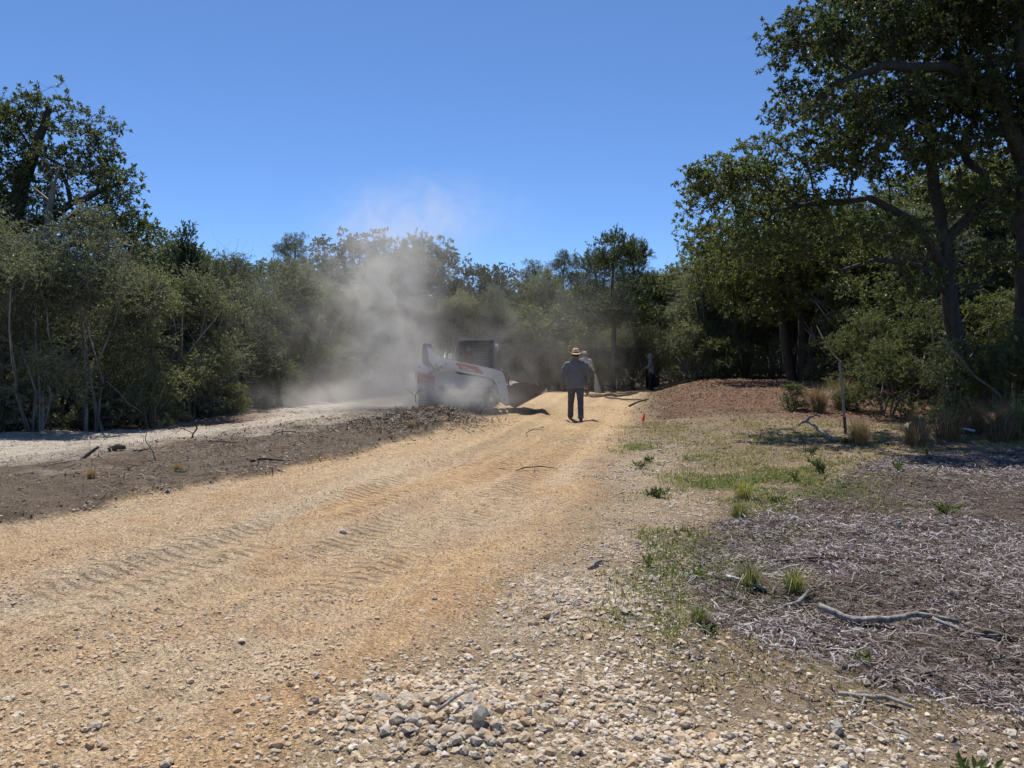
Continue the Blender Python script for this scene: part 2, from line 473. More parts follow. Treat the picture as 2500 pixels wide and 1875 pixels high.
dsr = np.interp(gy, SRY, SRX); dt_ = np.clip((gx - dsr) / np.maximum(xl(gy) - dsr, 0.4) + (n2 - 0.5) * 1.1 + (n1 - 0.5) * 0.8, 0, 1)
lay(zm['debris'], (colr((0.40, 0.34, 0.275)) * (1 - smooth(0.05, 0.45, dt_))[:, None] + colr((0.175, 0.135, 0.10)) * smooth(0.05, 0.45, dt_)[:, None]) * (0.6 + 0.8 * n3[:, None]))
lay(zm['sand'], colr((0.60, 0.53, 0.44)) * (0.8 + 0.35 * n2[:, None]))
lay(zm['gravel'], colr((0.45, 0.355, 0.245)) * (0.75 + 0.5 * n3[:, None]))
lay(zm['chips'], colr((0.13, 0.10, 0.08)) * (0.7 + 0.6 * n3[:, None]))
lay(zm['red'], colr((0.21, 0.13, 0.085)) * (0.7 + 0.6 * n2[:, None]))
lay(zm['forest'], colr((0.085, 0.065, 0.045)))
lay(zm['road'], road_c)
def green_amount(x, y):
    n = smooth(0.36, 0.56, fbm(x + 3, y + 8, 1.6, 3))
    g = gauss(x, y, 2.5, 12.0, 0.7, 1.0) + gauss(x, y, 3.0, 8.9, 0.95, 0.9) + gauss(x, y, 1.9, 7.3, 0.55, 0.8) + gauss(x, y, 1.35, 6.2, 0.4, 0.6) + 0.8 * gauss(x, y, 1.1, 5.1, 0.35, 0.5) + 0.6 * gauss(x, y, 1.55, 4.85, 0.3, 0.25) + 0.5 * gauss(x, y, 0.8, 4.2, 0.3, 0.4) + 0.5 * gauss(x, y, 4.2, 10.3, 0.8, 0.6)
    return np.clip(g * n * 1.8, 0, 1)
lay(0.7 * green_amount(gx, gy) * zm['right'], colr((0.15, 0.155, 0.06)))
lay(gauss(gx, gy, -1.75, 17.4, 1.0, 1.8), colr((0.15, 0.115, 0.085)))
lay(0.8 * gauss(gx, gy, -6.6, 18.0, 0.8, 2.0) * (1 - zm['road']), colr((0.19, 0.11, 0.07)))
cleat = np.zeros(len(gx))
for f in (0.42, 0.52, 0.66, 0.78):
    xc = xl(gy) + (xr(gy) - xl(gy)) * f
    cleat = np.maximum(cleat, smooth(0.24, 0.17, np.abs(gx - xc)) * smooth(0.26, 0.46, fbm(gx * 0.6, gy * 0.6 + 5 * f, 0.9, 2)))
cleat *= zm['road'] * smooth(3.5, 6, gy)
nx_, ny_ = len(xs), len(ys)
ii, jj = np.meshgrid(np.arange(ny_ - 1), np.arange(nx_ - 1), indexing='ij')
q0 = (ii * nx_ + jj).ravel()
gq = np.stack([q0, q0 + 1, q0 + nx_ + 1, q0 + nx_], 1)

def ground_material():
    m, nt, p, out = new_mat('ground')
    L = nt.links
    at = nt.nodes.new('ShaderNodeAttribute'); at.attribute_name = 'zone'
    nA = noise_node(nt, 9.0, 6, 0.65); nB = noise_node(nt, 55.0, 5, 0.7); nC = noise_node(nt, 190.0, 3, 0.6)
    rA = ramp(nt, nA.outputs[0], [(0.28, (0.72, 0.70, 0.68)), (0.72, (1.18, 1.18, 1.16))])
    rB = ramp(nt, nB.outputs[0], [(0.30, (0.62, 0.58, 0.54)), (0.5, (1.0, 1.0, 1.0)), (0.75, (1.22, 1.22, 1.20))])
    c = mix_rgb(nt, 'MULTIPLY', 1.0, at.outputs['Color'], rA.outputs[0])
    c = mix_rgb(nt, 'MULTIPLY', 1.0, c, rB.outputs[0])
    # scattered fine grit of paler grains
    vo = nt.nodes.new('ShaderNodeTexVoronoi'); vo.inputs['Scale'].default_value = 70.0
    tc = nt.nodes.new('ShaderNodeTexCoord'); L.new(tc.outputs['Object'], vo.inputs['Vector'])
    g = ramp(nt, vo.outputs['Distance'], [(0.16, (1, 1, 1)), (0.34, (0, 0, 0))])
    sepv = nt.nodes.new('ShaderNodeSeparateColor'); L.new(vo.outputs['Color'], sepv.inputs[0])
    gm = nt.nodes.new('ShaderNodeMath'); gm.operation = 'GREATER_THAN'; gm.inputs[1].default_value = 0.72; L.new(sepv.outputs[0], gm.inputs[0])
    gmul = nt.nodes.new('ShaderNodeMath'); gmul.operation = 'MULTIPLY'; L.new(g.outputs[0], gmul.inputs[0]); L.new(gm.outputs[0], gmul.inputs[1])
    gf = nt.nodes.new('ShaderNodeMath'); gf.operation = 'MULTIPLY'; gf.inputs[1].default_value = 0.45; L.new(gmul.outputs[0], gf.inputs[0])
    bright = mix_rgb(nt, 'MIX', 0.5, c, (0.5, 0.45, 0.38))
    c = mix_rgb(nt, 'MIX', gf.outputs[0], c, bright)
    L.new(c, p.inputs['Base Color'])
    p.inputs['Roughness'].default_value = 0.95; p.inputs['Specular IOR Level'].default_value = 0.15
    # relief: crumbly grains at three sizes
    def cells(scale):
        v = nt.nodes.new('ShaderNodeTexVoronoi'); v.inputs['Scale'].default_value = scale; v.inputs['Randomness'].default_value = 1.0
        wv = nt.nodes.new('ShaderNodeVectorMath'); wv.operation = 'MULTIPLY_ADD'; wv.inputs[1].default_value = (0.02, 0.02, 0.02); L.new(nB.outputs['Color'], wv.inputs[0]); L.new(tc.outputs['Object'], wv.inputs[2])
        L.new(wv.outputs[0], v.inputs['Vector'])
        sp = nt.nodes.new('ShaderNodeSeparateColor'); L.new(v.outputs['Color'], sp.inputs[0])
        inv = nt.nodes.new('ShaderNodeMath'); inv.operation = 'SUBTRACT'; inv.inputs[0].default_value = 0.75; inv.use_clamp = True; L.new(v.outputs['Distance'], inv.inputs[1])
        mu = nt.nodes.new('ShaderNodeMath'); mu.operation = 'MULTIPLY'; L.new(inv.outputs[0], mu.inputs[0]); L.new(sp.outputs[0], mu.inputs[1]); return mu.outputs[0], sp.outputs[1]
    k1, t1 = cells(32.0); k2, t2 = cells(75.0)
    b1 = bump(nt, nA.outputs[0], 0.8, 0.06)
    b2 = bump(nt, nB.outputs[0], 1.0, 0.03, b1.outputs[0])
    b2 = bump(nt, k1, 0.85, 0.035, b2.outputs[0])
    b2 = bump(nt, k2, 0.9, 0.018, b2.outputs[0])
    b3 = bump(nt, gmul.outputs[0], 0.7, 0.010, b2.outputs[0])
    # cleat prints of the tracks
    sx = nt.nodes.new('ShaderNodeSeparateXYZ'); L.new(tc.outputs['Object'], sx.inputs[0])
    mul = nt.nodes.new('ShaderNodeMath'); mul.operation = 'MULTIPLY_ADD'; mul.inputs[1].default_value = 0.36; L.new(sx.outputs[0], mul.inputs[0]); L.new(sx.outputs[1], mul.inputs[2])
    dn = nt.nodes.new('ShaderNodeMath'); dn.operation = 'MULTIPLY_ADD'; dn.inputs[1].default_value = 0.16; L.new(nA.outputs[0], dn.inputs[0]); L.new(mul.outputs[0], dn.inputs[2])
    sn = nt.nodes.new('ShaderNodeMath'); sn.operation = 'MULTIPLY'; sn.inputs[1].default_value = 2 * math.pi / 0.125; L.new(dn.outputs[0], sn.inputs[0])
    si = nt.nodes.new('ShaderNodeMath'); si.operation = 'SINE'; L.new(sn.outputs[0], si.inputs[0])
    ca = nt.nodes.new('ShaderNodeAttribute'); ca.attribute_name = 'cleat'
    cm = nt.nodes.new('ShaderNodeMath'); cm.operation = 'MULTIPLY'; L.new(si.outputs[0], cm.inputs[0]); L.new(ca.outputs['Fac'], cm.inputs[1])
    b4 = bump(nt, cm.outputs[0], 1.0, 0.020, b3.outputs[0])
    L.new(b4.outputs[0], p.inputs['Normal'])
    return m
MAT['ground'] = ground_material()
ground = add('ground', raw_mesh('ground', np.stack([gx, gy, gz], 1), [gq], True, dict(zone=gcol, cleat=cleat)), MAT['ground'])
tag(ground, 'bare ground with orange caliche road, sandy strip, mulch bank and gravel verge', 'ground', kind='structure')

# ------------------------------------------------------------------ loose pieces: stones, chips, grass
ICO = None
def ico():
    t = (1 + 5 ** 0.5) / 2
    V = unit(np.array([[-1, t, 0], [1, t, 0], [-1, -t, 0], [1, -t, 0], [0, -1, t], [0, 1, t], [0, -1, -t], [0, 1, -t], [t, 0, -1], [t, 0, 1], [-t, 0, -1], [-t, 0, 1]], float))
    F = np.array([[0, 11, 5], [0, 5, 1], [0, 1, 7], [0, 7, 10], [0, 10, 11], [1, 5, 9], [5, 11, 4], [11, 10, 2], [10, 7, 6], [7, 1, 8], [3, 9, 4], [3, 4, 2], [3, 2, 6], [3, 6, 8], [3, 8, 9], [4, 9, 5], [2, 4, 11], [6, 2, 10], [8, 6, 7], [9, 8, 1]])
    return V, F
ICO_V, ICO_F = ico()
_rv = np.random.default_rng(5)
STONE_VAR = [ICO_V * (0.72 + 0.5 * _rv.random((12, 1))) for _ in range(14)]

def rand_rot(rng, n, tilt=1.0):
    a = rng.random(n) * 2 * np.pi
    ax = unit(rng.normal(size=(n, 3)) + 1e-6)
    ang = (rng.random(n) - 0.5) * 2 * np.pi * tilt
    c, s = np.cos(ang), np.sin(ang); C = 1 - c
    x, y, z = ax.T
    M = np.stack([np.stack([c + x * x * C, x * y * C - z * s, x * z * C + y * s], -1), np.stack([y * x * C + z * s, c + y * y * C, y * z * C - x * s], -1), np.stack([z * x * C - y * s, z * y * C + x * s, c + z * z * C], -1)], 1)
    cz, sz = np.cos(a), np.sin(a); Z = np.zeros(n); O = np.ones(n)
    Mz = np.stack([np.stack([cz, -sz, Z], -1), np.stack([sz, cz, Z], -1), np.stack([Z, Z, O], -1)], 1)
    return Mz @ M

OCT_V = np.array([[1, 0, 0], [-1, 0, 0], [0, 1, 0], [0, -1, 0], [0, 0, 1], [0, 0, -1]], float)
OCT_F = np.array([[0, 2, 4], [2, 1, 4], [1, 3, 4], [3, 0, 4], [2, 0, 5], [1, 2, 5], [3, 1, 5], [0, 3, 5]])
OCT_VAR = [OCT_V * (0.75 + 0.5 * _rv.random((6, 1))) for _ in range(14)]
def stones_mesh(name, x, y, size, rng, sink=0.25, tint=None, lite=0.0):
    # stones beyond distance 'lite' and all crumbs use the eight-sided shape
    t = rng.random(len(x)) if tint is None else tint
    allV, allF, allT, off = [], [], [], 0
    for var, F0, sel in ((STONE_VAR, ICO_F, y <= lite), (OCT_VAR, OCT_F, y > lite)):
        n = int(sel.sum())
        if not n: continue
        k = len(var[0]); sz = size[sel]
        S = np.array(var)[rng.integers(0, len(var), n)] * (sz[:, None, None] * 0.5) * (np.array([1.15, 0.95, 0.68]) * (0.8 + 0.4 * rng.random((n, 3))))[:, None, :]
        V = np.einsum('nij,nkj->nki', rand_rot(rng, n, 0.16), S)
        V += np.stack([x[sel], y[sel], height(x[sel], y[sel]) + sz * (0.33 - sink)], 1)[:, None, :]
        allV.append(V.reshape(-1, 3)); allF.append((F0[None] + (np.arange(n) * k)[:, None, None]).reshape(-1, 3) + off); allT.append(np.repeat(t[sel], k)); off += n * k
    return raw_mesh(name, np.concatenate(allV), [np.concatenate(allF)], False, dict(tint=np.concatenate(allT)))

def sample(rng, n, x0, x1, y0, y1, dens):
    """rejection sampling over a rectangle with acceptance dens(x,y) in 0..1; n tries"""
    x = x0 + (x1 - x0) * rng.random(n); y = y0 + (y1 - y0) * rng.random(n)
    k = rng.random(n) < dens(x, y)
    return x[k], y[k]
def in_view(x, y, margin=0.6): return (np.abs(x) < 0.69 * y + margin)

rng = np.random.default_rng(11)
def d_gravel(x, y):
    m = zone_masks(x, y)
    patch = smooth(0.40, 0.62, fbm(x, y, 1.1, 3))
    d = m['gravel'] * (0.26 + 0.74 * patch) + m['road'] * 0.30 * smooth(0.50, 0.66, fbm(x + 20, y * 0.6, 0.9, 3)) + m['road'] * 0.012 + m['rest'] * 0.05
    d = d + 0.9 * gauss(x, y, -0.30, 3.15, 0.42, 0.25) + 0.7 * gauss(x, y, 0.35, 4.6, 0.5, 0.5)
    d = d + 0.35 * gauss(x, y, -2.1, 4.1, 0.55, 0.35) + 0.5 * gauss(x, y, -1.95, 2.9, 0.7, 0.35) + 0.2 * gauss(x, y, -1.25, 4.6, 0.5, 0.3) + 0.2 * gauss(x, y, -1.4, 3.6, 0.5, 0.25) + 0.25 * gauss(x, y, -2.9, 5.6, 0.5, 0.25)
    edge = np.exp(-((x - xl(y) - 0.1) / 0.16) ** 2) * smooth(15, 11, y) * 0.6
    return np.clip(d + edge, 0, 1) * in_view(x, y)
px_, py_ = sample(rng, 78000, -3.6, 3.6, 2.45, 6.2, d_gravel)
qx_, qy_ = sample(rng, 70000, -8.0, 6.5, 6.2, 15.0, d_gravel)
sx_ = np.concatenate([px_, qx_]); sy_ = np.concatenate([py_, qy_])
pile = gauss(sx_, sy_, -0.30, 3.15, 0.45, 0.3) + 0.5 * gauss(sx_, sy_, 0.35, 4.6, 0.5, 0.5)
ssz = (0.011 + 0.026 * rng.random(len(sx_)) ** 2.4 + 0.026 * (rng.random(len(sx_)) < 0.10 + 0.35 * np.clip(pile, 0, 1)) * rng.random(len(sx_))) * (1 + 0.25 * smooth(6, 10, sy_))
ssz *= (1 + 0.35 * np.clip(pile, 0, 1)) * 1.0
ssz *= 1 - 0.15 * zone_masks(sx_, sy_)['road'] * (rng.random(len(sx_)) < 0.9)
order = np.argsort(-(ssz / sy_))
big, small = order[:280], order[280:]
onroad = zone_masks(sx_, sy_)['road']
st_t = np.where(rng.random(len(sx_)) < onroad * 0.85, 0.45 * rng.random(len(sx_)), 0.12 + 0.88 * rng.random(len(sx_)))
gravel = add('gravel', stones_mesh('gravel', sx_[small], sy_[small], ssz[small], rng, 0.28, st_t[small], 4.0), MAT['stone'])
tag(gravel, 'loose crushed limestone gravel strewn over the verge and road edge', 'gravel', kind='stuff')
# the largest stones one by one
stone_protos = []
for k in range(14):
    V = STONE_VAR[k].copy()
    me0 = raw_mesh('stone', V, [ICO_F], False)
    me1 = evaluated(me0, [('SUBSURF', dict(levels=1, render_levels=1, subdivision_type='SIMPLE'))])
    n = len(me1.vertices); co = np.zeros(n * 3, np.float32); me1.vertices.foreach_get('co', co); co = co.reshape(-1, 3)
    rr = np.random.default_rng(k); co *= (0.93 + 0.16 * rr.random((n, 1)))
    me1.vertices.foreach_set('co', co.ravel()); me1.name = 'stone'
    a = me1.attributes.get('tint') or me1.attributes.new('tint', 'FLOAT', 'POINT')
    a.data.foreach_set('value', np.full(n, (k * 0.37) % 1.0, np.float32))
    me1.materials.clear(); me1.materials.append(MAT['stone'])
    stone_protos.append(me1)
bz = height(sx_[big], sy_[big])
for k, i in enumerate(big):
    o = bpy.data.objects.new('stone', stone_protos[k % 14]); COL.objects.link(o)
    s = ssz[i] * 0.5
    o.location = (sx_[i], sy_[i], bz[k] + s * 0.22); o.scale = (s * 1.15, s * 0.95, s * 0.72)
    o.rotation_euler = (rng.normal() * 0.3, rng.normal() * 0.3, rng.random() * 6.28)
    o.parent = ground

# clods and crumbs on the road
def d_clod(x, y):
    m = zone_masks(x, y)
    return np.clip(0.9 * m['gravel'] + 0.3 * m['rest'] * smooth(14, 9, y) + m['road'] * (0.25 + 0.75 * smooth(0.42, 0.62, fbm(x * 1.3 + 5, y * 0.5, 1.4, 3))), 0, 1) * in_view(x, y)
ax_, ay_ = sample(rng, 38000, -5, 3.0, 2.45, 9, d_clod)
bx_, by_ = sample(rng, 25000, -6.5, 4.5, 9, 24, d_clod)
cx_ = np.concatenate([ax_, bx_]); cy_ = np.concatenate([ay_, by_])
csz = (0.006 + 0.016 * rng.random(len(cx_)) ** 2.5) * (1 + 0.6 * smooth(8, 16, cy_))
clods = add('road_crumbs', stones_mesh('road_crumbs', cx_, cy_, csz, rng, 0.2), MAT['clod'])
tag(clods, 'small crumbs and clods of orange caliche lying on the road surface', 'crumbs', kind='stuff')

# wood chips and shredded litter: slim three-sided slivers
def sliver_mesh(name, x, y, ln, wd, rng, lift=0.01, pitch=0.25, tint=None, bend=0.12, yaw=None, flat=0.45, strip=False):
    n = len(x); a = rng.random(n) * np.pi * 2 if yaw is None else yaw
    pt = rng.normal(size=n) * pitch
    d = np.stack([np.cos(a) * np.cos(pt), np.sin(a) * np.cos(pt), np.sin(pt)], 1)
    s = unit(np.cross(d, [0, 0, 1.0])); u = np.cross(s, d)
    roll = rng.normal(size=n) * 0.6
    s2 = s * np.cos(roll)[:, None] + u * np.sin(roll)[:, None]; u2 = np.cross(s2, d)
    c = np.stack([x, y, height(x, y) + lift * rng.random(n) + np.abs(np.sin(pt)) * ln * 0.35], 1)
    w3 = wd[:, None]
    if strip:
        V = np.zeros((n, 6, 3))
        for k, t in enumerate((-0.5, 0.05, 0.5)):
            mid = c + d * (ln * t)[:, None] + ((s2 * (rng.normal(size=n) * bend * ln)[:, None] + u2 * (0.12 * ln * rng.random(n))[:, None]) if k == 1 else 0)
            V[:, k * 2] = mid - s2 * w3 * 0.5; V[:, k * 2 + 1] = mid + s2 * w3 * 0.5
        b = (np.arange(n) * 6)[:, None]; Q = np.concatenate([b + np.array([0, 1, 3, 2]), b + np.array([2, 3, 5, 4])])
        return raw_mesh(name, V.reshape(-1, 3), [Q], False, dict(tint=np.repeat(rng.random(n) if tint is None else tint, 6)))
    V = np.zeros((n, 9, 3))
    for k, t in enumerate((-0.5, 0.05, 0.5)):
        mid = c + d * (ln * t)[:, None] + (s2 * (rng.normal(size=n) * bend * ln)[:, None] if k == 1 else 0)
        ww = w3 * (0.75 if k == 0 else 1.0 if k == 1 else 0.6)
        V[:, k * 3 + 0] = mid - s2 * ww * 0.5
        V[:, k * 3 + 1] = mid + s2 * ww * 0.5
        V[:, k * 3 + 2] = mid + u2 * ww * flat
    b = (np.arange(n) * 9)[:, None]
    Q = np.concatenate([b + np.array(q) for q in ([1, 2, 5, 4], [2, 0, 3, 5], [4, 5, 8, 7], [5, 3, 6, 8])])
    t = rng.random(n) if tint is None else tint
    return raw_mesh(name, V.reshape(-1, 3), [Q], False, dict(tint=np.repeat(t, 9)))

def d_chip(x, y): return np.clip(zone_masks(x, y)['chips'] + 0.3 * zone_masks(x, y)['right'] * smooth(-0.9, -0.1, x - np.interp(y, CHY, CHX)) * smooth(13, 12, y) + 0.04 * zone_masks(x, y)['rest'], 0, 1) * in_view(x, y)
ax_, ay_ = sample(rng, 66000, 0.6, 5.5, 2.45, 7, d_chip)
bx_, by_ = sample(rng, 56000, 1.2, 10.0, 7, 13.2, d_chip)
hx = np.concatenate([ax_, bx_]); hy = np.concatenate([ay_, by_])
hl = 0.016 + 0.07 * rng.random(len(hx)) ** 2.0 + 0.10 * (rng.random(len(hx)) < 0.07) * rng.random(len(hx)); hw = 0.002 + 0.0075 * rng.random(len(hx)) ** 2.4
ht = np.clip(0.12 + 0.95 * rng.random(len(hx)) ** 0.9 * (0.35 + 0.65 * smooth(0.36, 0.58, fbm(hx, hy, 0.8, 3) + 0.03 * (hx - 2.0))), 0, 1)
chips = add('wood_chips', sliver_mesh('wood_chips', hx, hy, hl, hw * (1 + 0.5 * smooth(6, 11, hy)), rng, 0.03, 0.22, ht, strip=True), MAT['chip'])
tag(chips, 'grey weathered wood chips and shredded twigs covering the ground on the right', 'wood chips', kind='stuff')

def d_red(x, y): return np.clip(zone_masks(x, y)['red'] + 0.25 * zone_masks(x, y)['rest'] * smooth(15, 18, y), 0, 1) * in_view(x, y)
rx_, ry_ = sample(rng, 44000, 2.5, 14, 15.0, 29, d_red)
rl = 0.015 + 0.05 * rng.random(len(rx_)) ** 1.5; rt = rng.random(len(rx_)) ** 1.3
redm = add('bark_mulch', sliver_mesh('bark_mulch', rx_, ry_, rl, rl * (0.2 + 0.2 * rng.random(len(rx_))), rng, 0.04, 0.35, rt, strip=True), MAT['red_chip'])
tag(redm, 'reddish brown shredded bark mulch spread over the raised bank', 'mulch', kind='stuff')

def d_lit(x, y):
    m = zone_masks(x, y)
    return np.clip(m['debris'] * (0.35 + 0.65 * smooth(0.4, 0.6, fbm(x, y, 1.0, 3))) + gauss(x, y, -1.75, 17.4, 0.9, 1.7) * 3 + 0.10 * m['sand'] + 0.35 * m['rest'] + 0.6 * m['forest'] * smooth(26, 20, y) + 0.12 * m['gravel'], 0, 1) * in_view(x, y)
lx_, ly_ = sample(rng, 110000, -12, 9, 4.5, 22, d_lit)
ll = 0.02 + 0.06 * rng.random(len(lx_)) ** 2.2; lw = 0.003 + 0.014 * rng.random(len(lx_)) ** 2.2
lt = np.clip(rng.random(len(lx_)) ** 1.2, 0, 1)
kx, ky = sample(rng, 9000, -3.6, 0.2, 13.0, 20.5, lambda x, y: np.clip(1.3 * gauss(x, y, -1.75, 17.4, 0.8, 1.6) + 0.6 * gauss(x, y, -2.6, 14.8, 0.7, 1.6), 0, 1))
tx_, ty_ = sample(rng, 5000, -9, 0, 6, 20, lambda x, y: 0.8 * zone_masks(x, y)['debris'] * smooth(0.45, 0.6, fbm(x, y, 0.8, 2)) + 0.15 * zone_masks(x, y)['sand'])
lx_ = np.concatenate([lx_, kx, tx_]); ly_ = np.concatenate([ly_, ky, ty_])
ll = np.concatenate([ll, 0.05 + 0.14 * rng.random(len(kx)) ** 2, 0.06 + 0.22 * rng.random(len(tx_)) ** 2]); lw = np.concatenate([lw, 0.006 + 0.010 * rng.random(len(kx)), 0.004 + 0.006 * rng.random(len(tx_))])
lt = np.concatenate([lt, rng.random(len(kx)) ** 1.4, rng.random(len(tx_)) ** 1.3])
litter = add('leaf_litter', sliver_mesh('leaf_litter', lx_, ly_, ll, lw * (1 + 0.4 * smooth(8, 16, ly_)), rng, 0.03, 0.38, lt, strip=True), MAT['litter'])
tag(litter, 'grey brown leaf litter, twigs and raked debris beside the road', 'litter', kind='stuff')

# grass blades
def blades_mesh(name, x, y, ln, rng, lean=0.6, tint=None, wd=0.004):
    n = len(x); a = rng.random(n) * 2 * np.pi; le = np.abs(rng.normal(size=n)) * lean
    z = height(x, y)
    side = np.stack([-np.sin(a), np.cos(a), np.zeros(n)], 1); out = np.stack([np.cos(a), np.sin(a), np.zeros(n)], 1)
    b = np.stack([x, y, z - 0.005], 1); w = wd * (0.7 + 0.6 * rng.random(n))[:, None] * (1 + 0.12 * y)[:, None]
    m = b + out * (ln * 0.35 * np.sin(le))[:, None] + np.array([0, 0, 1.0]) * (ln * 0.6 * np.cos(le * 0.6))[:, None]
    t = b + out * (ln * np.sin(le))[:, None] + np.array([0, 0, 1.0]) * (ln * np.maximum(np.cos(le), 0.1))[:, None]
    V = np.stack([b - side * w, b + side * w, m + side * w * 0.8, m - side * w * 0.8, t], 1).reshape(-1, 3)
    k = (np.arange(n) * 5)[:, None]
    return raw_mesh(name, V, [k + np.array([0, 1, 2, 3]), k + np.array([3, 2, 4])], False, dict(tint=np.repeat(rng.random(n) if tint is None else tint, 5)))
def d_grass(x, y):
    m = zone_masks(x, y)
    return np.clip(green_amount(x, y) * m['right'] * (0.25 + 0.75 * smooth(0.42, 0.58, fbm(x, y + 30, 4.0, 2))) + 0.22 * m['rest'] * smooth(0.4, 0.6, fbm(x + 9, y, 2.5, 2)), 0, 1) * in_view(x, y)
gx_, gy_ = sample(rng, 420000, 0.2, 9.5, 3.0, 17, d_grass)
gg = np.clip(green_amount(gx_, gy_), 0, 1)
gt = np.clip(0.9 * gg * smooth(0, 0.6, rng.random(len(gx_))) + 0.45 * rng.random(len(gx_)) - 0.1, 0, 1)
grass = add('grass', blades_mesh('grass', gx_, gy_, 0.02 + 0.05 * rng.random(len(gx_)) ** 1.5, rng, 1.0, gt, 0.0027), MAT['grass'])
tag(grass, 'short sparse green and straw coloured grass along the gravel verge', 'grass', kind='stuff')

# ------------------------------------------------------------------ tree maker
def quad_leaves(P, D, size, width, rng, up=0.5, cup=0.12):
    n = len(P)
    nn = unit(rng.normal(size=(n, 3)) + np.array([0, 0, up]))
    s = unit(np.cross(D, nn)); u = np.cross(s, D)
    L = size[:, None]
    V = np.stack([P, P + D * L * 0.5 + s * L * width + u * L * cup, P + D * L - u * L * 0.05, P + D * L * 0.5 - s * L * width + u * L * cup], 1).reshape(-1, 3)
    Q = np.arange(n * 4).reshape(-1, 4)
    return V, Q

def edge_tubes(P, par, rad, seg, keep):
    """frustums for every edge parent->child"""
    n = len(P); idx = np.arange(n)[par >= 0]; p = par[idx]
    ax = np.zeros((n, 3)); ax[idx] = unit(P[idx] - P[p])
    roots = np.arange(n)[par < 0]
    for r in roots:
        ch = idx[p == r]
        ax[r] = ax[ch[0]] if len(ch) else (0, 0, 1)
    main = {}
    best = np.full(n, -1.0); mainc = np.full(n, -1)
    for c, q in zip(idx, p):
        if rad[c] > best[q]: best[q] = rad[c]; mainc[q] = c
    is_main = mainc[p] == idx
    a0 = np.where(is_main[:, None], ax[p], ax[idx]); r0 = np.where(is_main, rad[p], np.minimum(rad[p], rad[idx] * 1.2))
    a1 = ax[idx]; r1 = rad[idx]
    kk = keep(r1); idx, p, a0, r0, a1, r1 = idx[kk], p[kk], a0[kk], r0[kk], a1[kk], r1[kk]
    ref = np.array([0.31, 0.87, 0.12])
    def frame(a):
        u = np.cross(a, ref); bad = np.linalg.norm(u, axis=1) < 0.2
        u[bad] = np.cross(a[bad], [1, 0, 0.1]); u = unit(u); return u, np.cross(a, u)
    an = np.linspace(0, 2 * np.pi, seg, endpoint=False)
    u0, v0 = frame(a0); u1, v1 = frame(a1)
    c, s = np.cos(an)[None, :, None], np.sin(an)[None, :, None]
    A = P[p][:, None] + (u0[:, None] * c + v0[:, None] * s) * r0[:, None, None]
    B = P[idx][:, None] + (u1[:, None] * c + v1[:, None] * s) * r1[:, None, None]
    V = np.concatenate([A, B], 1).reshape(-1, 3)
    m = len(idx); base = (np.arange(m) * 2 * seg)[:, None]; j = np.arange(seg)[None]; j2 = (j + 1) % seg
    Q = np.stack([base + j, base + j2, base + seg + j2, base + seg + j], -1).reshape(-1, 4)
    return V, Q

